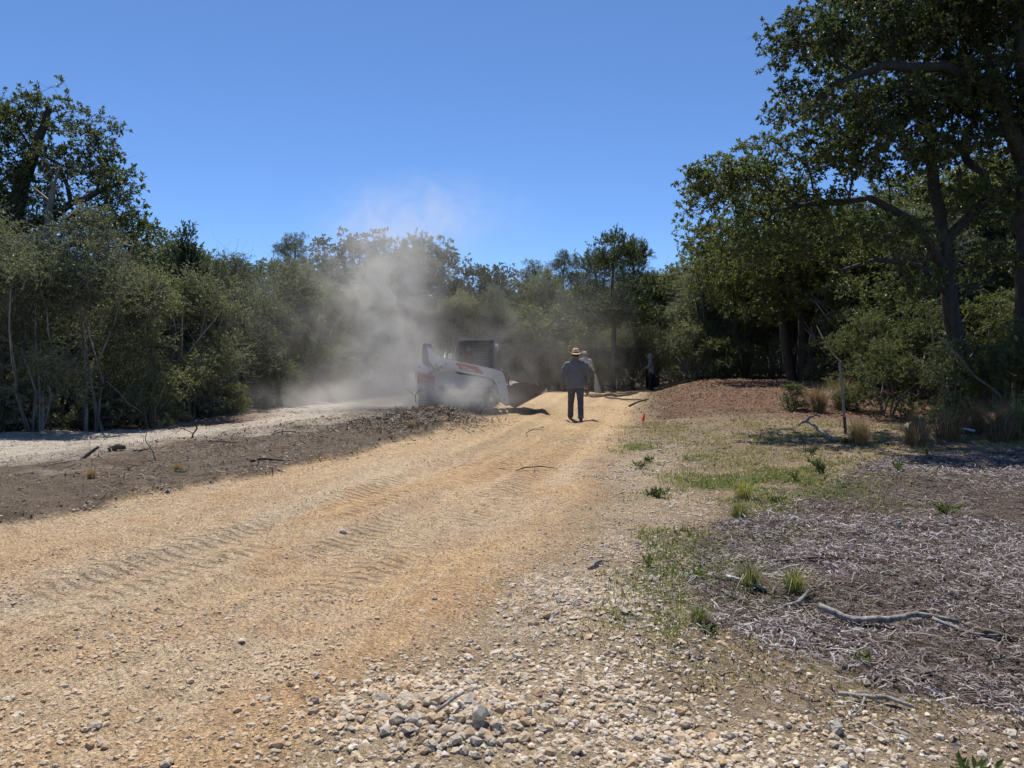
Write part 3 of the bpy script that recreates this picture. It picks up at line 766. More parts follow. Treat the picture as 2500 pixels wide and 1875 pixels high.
def make_tree(seed, trunks, lobes, clumps, twigs=6, twig_len=(0.25, 0.55), leaves=10, leaf=0.09, lw=0.24, leaf_up=0.5,
              tip_r=0.006, pipe=0.42, mats=('oak_leaf', 'oak_bark'), droop=0.15, bare=0, rosette=0.6, seglen=0.4, outward=0.7, jit=0.35, cone=None, up=0.15, leaf_dir=0.6, bare_len=0.6):
    """trunks: list of paths [(x,y,z,r)...] in local metres; lobes: [(x,y,z,rx,ry,rz,weight)]; returns (wood mesh, leaf mesh)"""
    rg = np.random.default_rng(seed)
    P = []; par = []; rmin = []; plen = []
    for path in trunks:
        path = np.array(path, float)
        prev = -1
        for k in range(len(path)):
            if k == 0:
                P.append(path[0, :3]); par.append(-1); rmin.append(path[0, 3]); plen.append(0.0); prev = len(P) - 1; continue
            d = np.linalg.norm(path[k, :3] - path[k - 1, :3]); ns = max(1, int(d / seglen))
            for q in range(1, ns + 1):
                t = q / ns; c = path[k - 1, :3] * (1 - t) + path[k, :3] * t + rg.normal(size=3) * 0.03 * jit * 2
                P.append(c); par.append(prev); rmin.append(path[k - 1, 3] * (1 - t) + path[k, 3] * t)
                plen.append(plen[prev] + d / ns); prev = len(P) - 1
    lob = np.array(lobes, float)
    wts = lob[:, 6] * lob[:, 3] * lob[:, 4] * lob[:, 5]; wts = wts / wts.sum()
    li = rg.choice(len(lob), clumps, p=wts)
    u = unit(rg.normal(size=(clumps, 3))) * (rg.random(clumps) ** (1 / 2.4))[:, None]
    if cone is not None: pass
    C = lob[li, :3] + u * lob[li, 3:6]
    centre = lob[li, :3] - np.array([0, 0, 0.4]) * lob[li, 5:6]
    top0 = np.mean([np.array(t[-1][:3]) for t in trunks], 0)
    order = np.argsort(np.min([np.linalg.norm(C - np.array(t[-1][:3]), axis=1) for t in trunks], axis=0))
    ntrunk = len(P); tips = []; pref = []
    Pa = np.zeros((ntrunk + clumps * 14 + 10, 3)); Pa[:ntrunk] = P
    pl = np.zeros(len(Pa)); pl[:ntrunk] = plen
    zmin_attach = np.percentile(C[:, 2], 2) - 1.2
    n = ntrunk
    for i in order:
        c = C[i]
        dv = c - Pa[:n]; dist = np.linalg.norm(dv, axis=1)
        cost = dist + 0.22 * pl[:n] + 0.6 * np.maximum(-dv[:, 2], 0) + 3.0 * (Pa[:n, 2] < min(zmin_attach, c[2] - 0.1) - 0.3)
        b = int(np.argmin(cost)); d = dist[b]
        ns = max(1, min(12, int(math.ceil(d / seglen))))
        a = Pa[b].copy(); prev = b
        side = rg.normal(size=3) * 0.10 * d
        sag = np.array([0, 0, 0.12 * d])
        for q in range(1, ns + 1):
            t = q / ns; w = 4 * t * (1 - t)
            pt = a * (1 - t) + c * t + (side + sag) * w * 0.7 + (rg.normal(size=3) * jit * 0.18 * min(d, 1.0) if q < ns else 0)
            if n >= len(Pa): break
            Pa[n] = pt; par.append(prev); rmin.append(0.0); pl[n] = pl[prev] + d / ns; prev = n; n += 1
        tips.append(prev)
    # a few bare twigs
    Pn = Pa[:n].copy(); par = np.array(par[:n]); rmin = np.array(rmin[:n])
    cnt = np.zeros(n); cnt[tips] = 1
    for i in range(n - 1, -1, -1):
        if par[i] >= 0: cnt[par[i]] += cnt[i]
    rad = np.maximum(tip_r * np.maximum(cnt, 1) ** pipe, rmin)
    rad = np.minimum(rad, np.where(rmin > 0, rmin * 1.15, 1e9))
    mx = max(t[0][3] for t in trunks); rad = np.minimum(rad, mx * 0.8 + rmin * 0.35)
    thick = rad > 0.035
    V1, Q1 = edge_tubes(Pn, par, rad, 8, lambda r: r >= 0.03)
    Vt, Qt = edge_tubes(Pn, par, rad, 3, lambda r: r < 0.03)
    Q1 = np.concatenate([Q1, Qt + len(V1)]); V1 = np.concatenate([V1, Vt])
    # twigs
    tips = np.array(tips); m = len(tips) * twigs
    src = np.repeat(np.arange(len(tips)), twigs); base = Pn[tips][src]
    outd = unit(C[order] - centre[order])[src]
    td = unit(rg.normal(size=(m, 3)) + outd * outward + np.array([0, 0, up]))
    tl = twig_len[0] + (twig_len[1] - twig_len[0]) * rg.random(m)
    mid = base + td * (tl * 0.5)[:, None] + rg.normal(size=(m, 3)) * (tl * 0.08)[:, None]
    end = base + td * tl[:, None] + np.array([0, 0, -1.0]) * (droop * tl)[:, None]
    tp = np.concatenate([base, mid, end]); tpar = np.concatenate([np.full(m, -1), np.arange(m), m + np.arange(m)])
    an = np.linspace(0, 2 * np.pi, 3, endpoint=False)
    ref = unit(np.cross(td, [0.3, 0.5, 0.8])); ref2 = np.cross(td, ref)
    rr = tip_r * 0.8
    tv = []
    for pt, r in ((base, rr), (mid, rr * 0.8), (end, rr * 0.45)):
        tv.append(pt[:, None] + (ref[:, None] * np.cos(an)[None, :, None] + ref2[:, None] * np.sin(an)[None, :, None]) * r)
    V2 = np.concatenate(tv, 1).reshape(-1, 3); bb = (np.arange(m) * 9)[:, None]
    Q2 = np.concatenate([bb + np.array([k + j, k + (j + 1) % 3, k + 3 + (j + 1) % 3, k + 3 + j]) for k in (0, 3) for j in range(3)])
    pieces_V = [V1, V2]; pieces_Q = [Q1, Q2 + len(V1)]
    if bare:
        k = rg.integers(0, len(Pn), bare * 3); k = k[Pn[k, 2] > zmin_attach - 1.0][:bare]
        bd = unit(rg.normal(size=(len(k), 3)) + np.array([0, 0, 0.2]))
        nn = len(k); ln = bare_len * (0.5 + rg.random(nn))
        pts = [Pn[k]]
        for s in (0.4, 0.75, 1.0): pts.append(Pn[k] + bd * (ln * s)[:, None] + rg.normal(size=(nn, 3)) * (ln * 0.07)[:, None])
        rf = unit(np.cross(bd, [0.3, 0.5, 0.8])); rf2 = np.cross(bd, rf); bv = []
        for pt, r in zip(pts, (1.0, 0.8, 0.6, 0.3)):
            bv.append(pt[:, None] + (rf[:, None] * np.cos(an)[None, :, None] + rf2[:, None] * np.sin(an)[None, :, None]) * tip_r * r)
        V3 = np.concatenate(bv, 1).reshape(-1, 3); b3 = (np.arange(nn) * 12)[:, None]
        Q3 = np.concatenate([b3 + np.array([q + j, q + (j + 1) % 3, q + 3 + (j + 1) % 3, q + 3 + j]) for q in (0, 3, 6) for j in range(3)])
        pieces_Q.append(Q3 + len(V1) + len(V2)); pieces_V.append(V3)
    wood = raw_mesh('trunk', np.concatenate(pieces_V), [np.concatenate(pieces_Q)], True)
    wood.materials.append(MAT[mats[1]])
    # leaves
    N = m * leaves; s2 = np.repeat(np.arange(m), leaves)
    t = rg.random(N); t = np.where(rg.random(N) < rosette, 0.85 + 0.15 * t, 0.25 + 0.7 * t)
    lp = np.where((t < 0.5)[:, None], base[s2] + (mid - base)[s2] * (t * 2)[:, None], mid[s2] + (end - mid)[s2] * (t * 2 - 1)[:, None])
    ld = unit(rg.normal(size=(N, 3)) * (1 - leaf_dir) * 1.6 + td[s2] * leaf_dir + np.array([0, 0, -0.1]))
    sz = leaf * (0.5 + 0.85 * rg.random(N))
    LV, LQ = quad_leaves(lp, ld, sz, lw, rg, leaf_up)
    clump_t = rg.random(len(tips))[src][s2]
    tint = np.clip(0.45 * clump_t + 0.55 * rg.random(N), 0, 1)
    lm = raw_mesh('crown', LV, [LQ], False, dict(tint=np.repeat(tint, 4)))
    lm.materials.append(MAT[mats[0]])
    return wood, lm

def plant(name, meshes, loc, rz=0.0, s=1.0, label='', cat='tree', group=None, mats=None, parts=('trunk', 'crown'), sz=None):
    o = empty(name, loc, rz); o.scale = (s, s, s if sz is None else sz)
    for nm, me in zip(parts, meshes):
        c = bpy.data.objects.new(nm, me); COL.objects.link(c); c.parent = o
    tag(o, label, cat, group)
    return o

# ------------------------------------------------------------------ the big oaks
def rel(loc, items): return [tuple(np.array(i[:3]) - np.array(loc)) + tuple(i[3:]) for i in items]
# oak with limbs over the clearing (right)
b = np.array((9.75, 17.0, 0.25))
w_, c_ = make_tree(101, [rel(b, [(9.75, 17, 0.1, 0.23), (9.85, 17, 1.6, 0.19), (9.62, 17.0, 3.2, 0.16), (9.5, 17, 4.2, 0.13), (9.2, 17, 5.6, 0.12), (9.0, 17, 7.2, 0.08)]),
                         rel(b, [(9.55, 17, 3.4, 0.11), (8.6, 16.7, 4.5, 0.085), (7.6, 16.4, 4.85, 0.075), (6.5, 16.0, 4.7, 0.06), (5.4, 15.9, 4.5, 0.035)]),
                         rel(b, [(9.6, 17, 2.9, 0.08), (8.8, 16.7, 3.45, 0.065), (7.7, 16.4, 3.6, 0.05), (6.9, 16.2, 3.3, 0.03)]),
                         rel(b, [(9.5, 17, 4.0, 0.12), (10.4, 16.8, 5.0, 0.10), (11.6, 16.6, 5.6, 0.07)])],
                   rel(b, [(8.4, 16.4, 6.7, 2.0, 1.8, 0.55, 1.0), (7.6, 16.2, 5.7, 1.6, 1.5, 0.42, 1.1), (4.6, 15.9, 5.05, 1.05, 1.1, 0.45, 1.6), (3.95, 15.8, 4.6, 0.5, 0.6, 0.3, 1.6), (6.0, 16.1, 5.75, 1.2, 1.2, 0.40, 1.1), (5.9, 16.3, 4.7, 1.2, 1.1, 0.35, 1.0),
                           (5.4, 16.4, 3.75, 1.5, 1.3, 0.40, 1.2), (7.4, 16.4, 4.1, 1.3, 1.3, 0.32, 0.9), (9.6, 17.4, 8.9, 2.8, 2.8, 1.3, 0.95), (10.9, 16.8, 6.3, 1.7, 1.7, 0.55, 0.9), (10.6, 16.6, 4.9, 1.5, 1.4, 0.45, 0.8), (8.2, 16.9, 3.1, 1.4, 1.0, 0.30, 0.7), (6.6, 16.4, 6.9, 1.1, 1.0, 0.4, 0.8), (10.4, 16.8, 3.6, 1.0, 1.0, 0.3, 0.6)]),
                   1150, twigs=7, twig_len=(0.14, 0.42), leaves=15, leaf=0.085, lw=0.23, tip_r=0.006, pipe=0.42, bare=180, rosette=0.7)
plant('oak_tree', (w_, c_), tuple(b), label='large dark oak with long low limbs reaching over the clearing', cat='tree', group='oaks')
# its neighbour at the right edge, crown above the frame
b = np.array((11.2, 16.6, 0.25))
w_, c_ = make_tree(102, [rel(b, [(11.2, 16.6, 0.1, 0.33), (11.15, 16.6, 2.0, 0.28), (11.0, 16.5, 4.5, 0.24), (10.8, 16.2, 6.5, 0.18), (10.9, 16.2, 8.5, 0.12)]),
                         rel(b, [(11.0, 16.5, 5.4, 0.17), (9.8, 15.8, 6.9, 0.14), (8.4, 15.3, 7.2, 0.11), (7.2, 15.0, 7.1, 0.085), (6.1, 14.8, 6.7, 0.05)]),
                         rel(b, [(10.9, 16.3, 6.2, 0.12), (10.0, 15.5, 8.2, 0.09), (8.8, 15.0, 9.3, 0.06)])],
                   rel(b, [(6.8, 14.9, 7.75, 1.4, 1.3, 0.45, 1.2), (5.5, 14.8, 7.45, 0.8, 0.8, 0.40, 1.5), (5.55, 14.8, 6.35, 0.6, 0.7, 0.36, 1.4), (8.8, 15.2, 8.4, 1.9, 1.7, 0.55, 1.0), (7.2, 15.0, 6.35, 1.2, 1.1, 0.32, 0.9), (7.0, 15.0, 8.8, 1.2, 1.0, 0.4, 0.9),
                           (10.6, 15.8, 9.6, 2.4, 2.4, 1.2, 0.5), (9.7, 15.9, 7.0, 1.6, 1.4, 0.5, 0.8), (12, 16.4, 7.0, 1.6, 1.6, 1.2, 0.5), (9.0, 15.6, 5.9, 1.1, 1.0, 0.3, 0.6)]),
                   700, twigs=7, twig_len=(0.14, 0.42), leaves=17, leaf=0.082, lw=0.23, tip_r=0.006, pipe=0.42, bare=150, rosette=0.7)
plant('oak_tree', (w_, c_), tuple(b), label='thick-trunked oak at the right edge of the photo, crown running out of the top', cat='tree', group='oaks')
# tall oak on the left
b = np.array((-13.5, 21.0, 0.0))
w_, c_ = make_tree(103, [rel(b, [(-13.5, 21, 0, 0.30), (-13.6, 21, 2.5, 0.27), (-13.7, 21, 4.6, 0.24), (-13.3, 21, 6.2, 0.19), (-12.8, 21, 7.4, 0.12), (-12.5, 21, 8.2, 0.07)]),
                         rel(b, [(-13.6, 21, 4.9, 0.13), (-12.2, 20.8, 5.4, 0.10), (-11.0, 20.6, 5.9, 0.07), (-10.2, 20.5, 6.2, 0.045)]),
                         rel(b, [(-13.6, 21, 4.2, 0.11), (-12.0, 20.7, 4.5, 0.08), (-10.8, 20.5, 4.6, 0.05)])],
                   rel(b, [(-12.7, 21, 8.1, 0.85, 0.9, 0.55, 1.3), (-11.3, 20.8, 7.3, 0.75, 0.8, 0.75, 1.2), (-13.9, 21, 7.9, 1.0, 1.2, 0.8, 1.1), (-11.9, 20.8, 6.6, 1.1, 1.2, 0.7, 1.0), (-13.6, 21, 6.4, 1.5, 1.6, 0.9, 0.9),
                           (-10.7, 20.6, 6.1, 0.95, 1.0, 0.5, 1.3), (-10.6, 20.6, 5.1, 1.1, 1.2, 0.5, 1.2), (-12.2, 20.8, 5.0, 1.4, 1.4, 0.7, 1.0), (-14.8, 21, 5.6, 1.3, 1.5, 1.5, 0.8), (-15.0, 21, 8.0, 1.0, 1.2, 1.3, 0.9), (-12.0, 20.7, 8.55, 0.25, 0.3, 0.3, 2.5)]),
                   720, twigs=6, twig_len=(0.14, 0.42), leaves=14, leaf=0.085, lw=0.23, tip_r=0.006, pipe=0.42, bare=220, rosette=0.65)
plant('oak_tree', (w_, c_), tuple(b), label='tall open-crowned oak standing above the left thicket', cat='tree', group='oaks')
# dead pale trunk in front of it
w_, c_ = make_tree(104, [[(0, 0, 0, 0.12), (0.15, 0, 2.2, 0.11), (0.35, 0, 4.0, 0.095), (0.45, 0, 5.0, 0.07), (0.60, 0, 5.7, 0.045), (0.72, 0, 6.1, 0.025)], [(0.42, 0, 4.3, 0.06), (0.9, -0.1, 4.8, 0.045), (1.4, -0.2, 5.15, 0.025)], [(0.55, 0, 5.2, 0.04), (0.1, 0, 5.6, 0.02)]],
                   [(0.7, 0, 5.9, 0.4, 0.4, 0.4, 1)], 6, twigs=3, leaves=1, leaf=0.05, bare=6, mats=('oak_leaf_far', 'dead_bark'))
plant('dead_tree', (w_,), (-11.6, 18.6, 0), label='pale dead trunk with bare forked limbs in front of the tall oak', cat='tree', parts=('trunk',))

# ------------------------------------------------------------------ prototypes
def dome(seed, h, r, clumps, leaf, mats, trunk_r=0.16, lean=0.3, low=0.35, **kw):
    rg = np.random.default_rng(seed)
    lx, ly = rg.normal(size=2) * lean
    trunks = [[(0, 0, -0.1, trunk_r), (lx * 0.3, ly * 0.3, h * 0.25, trunk_r * 0.85), (lx * 0.7, ly * 0.7, h * 0.5, trunk_r * 0.65), (lx, ly, h * 0.8, trunk_r * 0.3)]]
    lobes = []
    for k in range(11):
        a = k * 2.4 + rg.random(); q = rg.random(); zz = h * (low + 0.08 + (0.86 - low) * q); rr = r * (0.62 if q < 0.55 else 0.62 * (1.2 - 0.75 * q))
        lobes.append((lx * 0.7 + math.cos(a) * rr, ly * 0.7 + math.sin(a) * rr, zz, r * (0.34 + 0.2 * rg.random()), r * (0.34 + 0.2 * rg.random()), h * (0.07 + 0.07 * rg.random()), 1))
    lobes.append((lx, ly, h * 0.86, r * 0.45, r * 0.45, h * 0.12, 1.2)); lobes.append((0, 0, h * 0.55, r * 0.5, r * 0.5, h * 0.2, 0.5))
    return make_tree(seed, trunks, lobes, clumps, leaf=leaf, mats=mats, **kw)
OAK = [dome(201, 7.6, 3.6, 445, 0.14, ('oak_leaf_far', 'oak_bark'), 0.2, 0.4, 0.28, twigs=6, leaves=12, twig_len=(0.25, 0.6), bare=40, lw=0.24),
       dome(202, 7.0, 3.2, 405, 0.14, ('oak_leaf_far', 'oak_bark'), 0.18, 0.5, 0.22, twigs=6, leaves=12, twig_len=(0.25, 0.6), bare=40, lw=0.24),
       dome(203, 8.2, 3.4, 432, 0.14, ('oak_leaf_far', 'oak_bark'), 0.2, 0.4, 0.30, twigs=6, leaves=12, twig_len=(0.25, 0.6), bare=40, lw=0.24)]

def sapling(seed, h, r, clumps, nstem, mats=('yaupon_leaf', 'pale_bark'), leaf=0.052, low=0.30, **kw):
    rg = np.random.default_rng(seed); trunks = []
    for k in range(nstem):
        a = rg.random() * 6.28; bx, by = math.cos(a) * 0.3 * rg.random(), math.sin(a) * 0.3 * rg.random()
        tx, ty = bx + rg.normal() * 0.5, by + rg.normal() * 0.5
        kx, ky = rg.normal(size=2) * 0.16
        rr = 0.022 + 0.018 * rg.random()
        trunks.append([(bx, by, -0.1, rr), (bx + kx, by + ky, h * 0.25, rr * 0.9), ((bx + tx) / 2 + kx, (by + ty) / 2, h * 0.5, rr * 0.75), (tx, ty, h * (0.72 + 0.15 * rg.random()), rr * 0.45)])
    lobes = []
    for k in range(9):
        a = k * 2.4 + rg.random(); q = rg.random(); zz = h * (low + (0.9 - low) * q)
        rr = r * 0.6 * (1.1 - 0.55 * q)
        lobes.append((math.cos(a) * rr, math.sin(a) * rr, zz, r * (0.35 + 0.25 * rg.random()), r * (0.35 + 0.25 * rg.random()), h * (0.07 + 0.06 * rg.random()), 1))
    lobes.append((0, 0, h * 0.88, r * 0.4, r * 0.4, h * 0.12, 1.4)); lobes.append((0, 0, h * 0.2, r * 0.8, r * 0.8, h * 0.17, 0.16))
    kw = {**dict(twigs=6, leaves=13, twig_len=(0.18, 0.52), tip_r=0.0035, pipe=0.40, bare=260, rosette=0.12, lw=0.27, bare_len=0.95, leaf_dir=0.5, up=0.45), **kw}
    return make_tree(seed, trunks, lobes, clumps, leaf=leaf, mats=mats, **kw)
SAP = [sapling(301, 4.1, 1.35, 350, 5), sapling(302, 3.8, 1.4, 340, 6), sapling(303, 4.4, 1.3, 350, 4), sapling(304, 3.6, 1.3, 320, 5)]
BUSH = [sapling(401, 1.5, 0.95, 210, 6, ('light_leaf', 'dead_bark'), 0.045, 0.15, twig_len=(0.12, 0.32), bare=40, bare_len=0.4),
        sapling(402, 2.2, 1.2, 260, 6, ('yaupon_leaf', 'dead_bark'), 0.05, 0.12, twig_len=(0.15, 0.36), bare=40, bare_len=0.5)]
MIDSHRUB = sapling(405, 3.6, 1.9, 380, 6, ('light_leaf', 'dead_bark'), 0.075, 0.12, twig_len=(0.2, 0.5), bare=40)

def cedar(seed, h, r, bare_to, clumps):
    rg = np.random.default_rng(seed)
    tr = [[(0, 0, -0.1, 0.13), (0.05, 0, h * 0.35, 0.11), (0, 0.05, h * 0.7, 0.06), (0.05, 0, h * 0.97, 0.02)]]
    lobes = []
    for k in range(26):
        q = rg.random(); z = h * (bare_to + (0.97 - bare_to) * q); rr = r * (1.0 - (0.55 if bare_to > 0.3 else 0.8) * q) * (0.55 + 0.45 * rg.random()); a = k * 2.4
        lobes.append((math.cos(a) * rr * 0.75, math.sin(a) * rr * 0.75, z, rr * 0.5 + 0.12, rr * 0.5 + 0.12, h * 0.055, 1))
    lobes.append((0.05, 0, h * 0.97, 0.14, 0.14, h * 0.06, 3))
    return make_tree(seed, tr, lobes, clumps, twigs=5, twig_len=(0.25, 0.5), leaves=20, leaf=0.12, lw=0.13, mats=('cedar_leaf', 'oak_bark'), droop=-0.1, rosette=0.1, outward=0.8, leaf_dir=0.8, leaf_up=0.2, bare=20, up=1.3)
CEDAR = cedar(501, 6.7, 2.35, 0.42, 430)
CEDAR2 = cedar(502, 4.6, 1.2, 0.15, 190)
PINE = make_tree(601, [[(0, 0, -0.1, 0.2), (0.1, 0, 4, 0.16), (0, 0.1, 7.5, 0.1), (0.1, 0, 9.6, 0.04)]],
                 [(math.cos(k * 2.4) * (1.7 - 0.12 * k), math.sin(k * 2.4) * (1.7 - 0.12 * k), 5.0 + 0.45 * k, 0.85, 0.85, 0.42, 1) for k in range(11)] + [(0.1, 0, 9.8, 0.6, 0.6, 0.5, 1.5)],
                 150, twigs=8, twig_len=(0.25, 0.5), leaves=20, leaf=0.20, lw=0.05, mats=('pine_leaf', 'oak_bark'), rosette=0.7, leaf_dir=0.45)

def put(name, proto, x, y, rz, s, label, group=None, cat='tree', sz=None, dz=0.0):
    return plant(name, proto, (x, y, H1(x, y) - 0.03 + dz), rz, s, label, cat, group, sz=sz)

# ------------------------------------------------------------------ left thicket
ordn = ['first', 'second', 'third', 'fourth', 'fifth', 'sixth', 'seventh', 'eighth', 'ninth', 'tenth', 'eleventh', 'twelfth']
front = [(-10.6, 14.9, 0), (-9.5, 15.1, 1), (-8.6, 15.9, 2), (-8.0, 17.0, 0), (-7.7, 18.4, 3), (-7.75, 20.0, 1), (-7.9, 21.8, 2), (-7.6, 23.8, 3), (-7.1, 26.0, 0), (-6.4, 28.4, 1), (-5.6, 31.0, 2)]
for i, (x, y, p) in enumerate(front):
    put('thicket_sapling', SAP[p], x, y, 1.3 * i, (1.06, 0.88, 1.04, 0.84, 0.98, 0.78, 0.98, 0.9, 1.15, 1.05, 1.2)[i],
        f'slender pale-stemmed sapling, {ordn[i]} from the left along the sandy strip', 'front saplings of the left thicket')
rg = np.random.default_rng(9)
for i in range(34):
    t = i / 33; k = i % 3
    yb = np.interp(t, [0, .3, 1], [15.5, 18, 34]); xb = np.interp(yb, [15.5, 18, 22, 34], [-11.5, -9.2, -9.2, -6.2])
    off = 1.0 + 1.5 * k + rg.random() * 0.8
    put('thicket_sapling', SAP[int(rg.integers(0, 4))], xb - off * 0.85, yb + off * 0.65, rg.random() * 6.28, 0.80 + 0.42 * rg.random(),
        'slender sapling filling the depth of the left thicket behind the front stems', 'rear saplings of the left thicket')
for i, (x, y, s, l) in enumerate([(-10.2, 14.3, 0.45, 'low leafy bush under the saplings at the left edge'), (-7.5, 16.2, 0.55, 'low bush by the red flag at the thicket foot'), (-7.0, 19.3, 0.5, 'low bush behind the reddish litter patch'), (-6.7, 22.5, 0.6, 'low bush at the thicket foot near the dust'), (-6.2, 25.5, 0.7, 'low bush behind the dust at the sandy strip')]):
    put('bush', BUSH[i % 2], x, y, i * 1.9, s, l, 'low bushes of the left thicket', 'bush')
for i in range(22):
    t = i / 21; yb = 14.6 + 17 * t ** 1.2; xb = float(np.interp(yb, [14.6, 16, 18, 22, 32], [-11.0, -8.4, -7.9, -8.0, -5.6])) - 0.5 - 0.7 * rg.random()
    put('bush', BUSH[1] if i % 3 else BUSH[0], xb, yb + 0.4, rg.random() * 6.28, 0.55 + 0.35 * rg.random(), 'low brush between the stems at the foot of the left thicket', 'brush between the thicket stems', 'bush')
put('cedar_tree', CEDAR2, -8.6, 20.3, 0.4, 1.0, 'dark pointed cedar rising out of the left thicket', None)
put('cedar_tree', CEDAR2, -9.7, 22.0, 2.0, 0.95, 'smaller cedar tucked behind the pointed cedar in the left thicket', None)
w_, c_ = make_tree(107, [[(0, 0, 0, 0.12), (0.1, 0, 1.6, 0.1), (0.25, 0, 3.0, 0.09), (0.55, 0, 3.9, 0.06), (0.9, 0, 4.3, 0.025)]], [(0.9, 0, 4.2, 0.5, 0.4, 0.3, 1)], 10, twigs=4, twig_len=(0.3, 0.6), leaves=2, leaf=0.06, bare=14, mats=('oak_leaf_far', 'oak_bark'))
plant('leaning_snag', (w_, c_), (-9.0, 22.8, 0), label='leaning dark snag with thin bare twigs beside the left cedar', cat='tree')

# ------------------------------------------------------------------ trees across the back
back = [(-7.5, 38.5, 0, 1.04, 'rounded oak behind the dust plume, leftmost of the middle crowns'), (-4.6, 37.0, 2, 0.93, 'tall oak directly behind the dust plume'), (-10.2, 40, 1, 0.85, 'oak just left of the dust plume behind the thicket'),
        (-1.6, 39.0, 1, 0.93, 'oak behind the loader cab'), (1.4, 40.5, 0, 0.84, 'oak in the gap between the loader and the man in the straw hat'), (4.6, 41.5, 2, 0.76, 'oak behind the man in the straw hat'),
        (7.2, 39.5, 1, 0.86, 'oak right behind the open cedar'), (10.0, 36, 0, 0.90, 'oak above the mulch bank, left of the leaning trunks'), (9.4, 31.0, 1, 0.84, 'oak close behind the hooded worker'), (13.6, 32.5, 2, 0.92, 'oak in the dark woods behind the wooden stake'),
        (17.0, 33, 0, 1.0, 'oak deep in the dark woods at the right'), (12.8, 24.6, 1, 0.98, 'oak standing right behind the big oak, closing the gap under its limbs'), (16.0, 23.5, 2, 1.0, 'oak behind the thick-trunked right edge oak'), (14.6, 28.5, 0, 1.0, 'oak in the second row behind the big oak'), (11.6, 29.5, 2, 0.85, 'oak between the clustered trunks and the big oak')]
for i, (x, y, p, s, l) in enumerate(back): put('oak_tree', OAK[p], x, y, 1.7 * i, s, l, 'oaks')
for i in range(26):
    x = -34 + i * 2.9 + rg.random() * 1.5; y = 46 + rg.random() * 7 + (0 if abs(x) < 14 else -6)
    put('oak_tree', OAK[i % 3], x, y, rg.random() * 6.28, (0.80 if -12 < x < 14 else 0.95) + 0.12 * rg.random(), 'far oak in the closed wood beyond the clearing', 'far oaks of the closed wood')
for i in range(64):
    x = -46 + (i % 32) * 3.0 + rg.random() * 1.5; y = (42.5 if i < 32 else 57) + rg.random() * 3 - (0.0 if abs(x) < 14 else min(8, (abs(x) - 14) * 0.4))
    put('shrub', SAP[i % 4], x, y, rg.random() * 6.28, 1.35 + 0.35 * rg.random(), 'undergrowth shrub filling the far wood below the oak crowns', 'undergrowth of the far wood', 'shrub')
for i, (x, y, s, l) in enumerate([(-13.0, 46, 0.86, 'lone pine crown left of the dust plume'), (3.5, 52, 0.92, 'pine with rounded top behind the loader and the man'), (5.8, 53, 0.95, 'pine beside the open cedar, left'), (1.5, 54, 0.88, 'pine beside the bare snag'), (7.8, 50, 0.98, 'pine just behind the open cedar')]):
    put('pine_tree', PINE, x, y, i * 1.1, s, l, 'pines')
put('cedar_tree', CEDAR, 4.35, 33.0, 0.9, 1.0, 'open-crowned cedar with a straight bare trunk behind the two workers', None)
w_, c_ = make_tree(108, [[(0, 0, 0, 0.08), (0.05, 0, 3, 0.06), (-0.1, 0, 5.4, 0.035), (0.15, 0, 6.7, 0.012)]], [(0, 0, 5.6, 0.4, 0.4, 0.9, 1)], 12, twigs=2, twig_len=(0.2, 0.4), leaves=1, leaf=0.02, bare=10, mats=('oak_leaf_far', 'dead_bark'))
plant('dead_tree', (w_,), (-0.3, 40.5, -0.8), label='thin bare dead pole tree rising above the back wood', cat='tree', parts=('trunk',))
# shrubs closing the end of the road
endsh = [(-4.5, 34.0, 1.0), (-2.6, 34.5, 1.1), (-0.8, 35.2, 1.05), (0.9, 36.0, 1.1), (2.2, 37.0, 1.15), (3.4, 35.6, 0.95), (5.9, 35.2, 0.9), (7.3, 33.4, 0.95)]
for i, (x, y, s) in enumerate(endsh):
    put('shrub', MIDSHRUB if i in (3, 4, 5) else (SAP[i % 4]), x, y, 1.1 * i, s, f'dusty shrub closing the end of the road, {ordn[i]} from the left', 'shrubs at the end of the road', 'shrub')
for i in range(12):
    x = -6 + i * 1.3; y = 37.5 + rg.random() * 2
    put('shrub', SAP[i % 4], x, y, rg.random() * 6, 1.15 + 0.3 * rg.random(), 'shrub in the second row behind the end of the road', 'second row shrubs at the road end', 'shrub')

# ------------------------------------------------------------------ right woods
b = np.array((9.9, 26.5, 0.72))
w_, c_ = make_tree(109, [rel(b, [(9.7, 26.5, 0.5, 0.19), (9.4, 26.5, 2.2, 0.16), (9.2, 26.4, 4.0, 0.12), (9.1, 26.4, 5.4, 0.06)]), rel(b, [(10.0, 26.5, 0.5, 0.2), (10.05, 26.5, 2.0, 0.17), (9.8, 26.4, 4.2, 0.12), (9.9, 26, 6, 0.06)]), rel(b, [(10.1, 26.4, 0.5, 0.15), (10.35, 26.4, 2.2, 0.13), (10.6, 26.2, 4.2, 0.09)])],
                   rel(b, [(7.6, 26, 4.6, 1.8, 1.6, 0.9, 1), (9.4, 26, 5.6, 1.9, 1.8, 1.1, 1), (6.9, 26, 5.7, 1.4, 1.4, 0.7, 1), (8.2, 25.6, 3.6, 1.6, 1.3, 0.6, 1), (10.8, 26, 4.6, 1.6, 1.6, 0.9, 0.8), (9.0, 25.4, 2.9, 1.0, 0.8, 0.4, 0.9), (8.6, 26.4, 6.7, 1.6, 1.5, 0.7, 1)]),
                   520, twigs=6, twig_len=(0.2, 0.5), leaves=13, leaf=0.10, lw=0.24, bare=90)
plant('oak_tree', (w_, c_), tuple(b), label='oak with a cluster of leaning dark trunks behind the mulch bank', cat='tree', group='oaks')
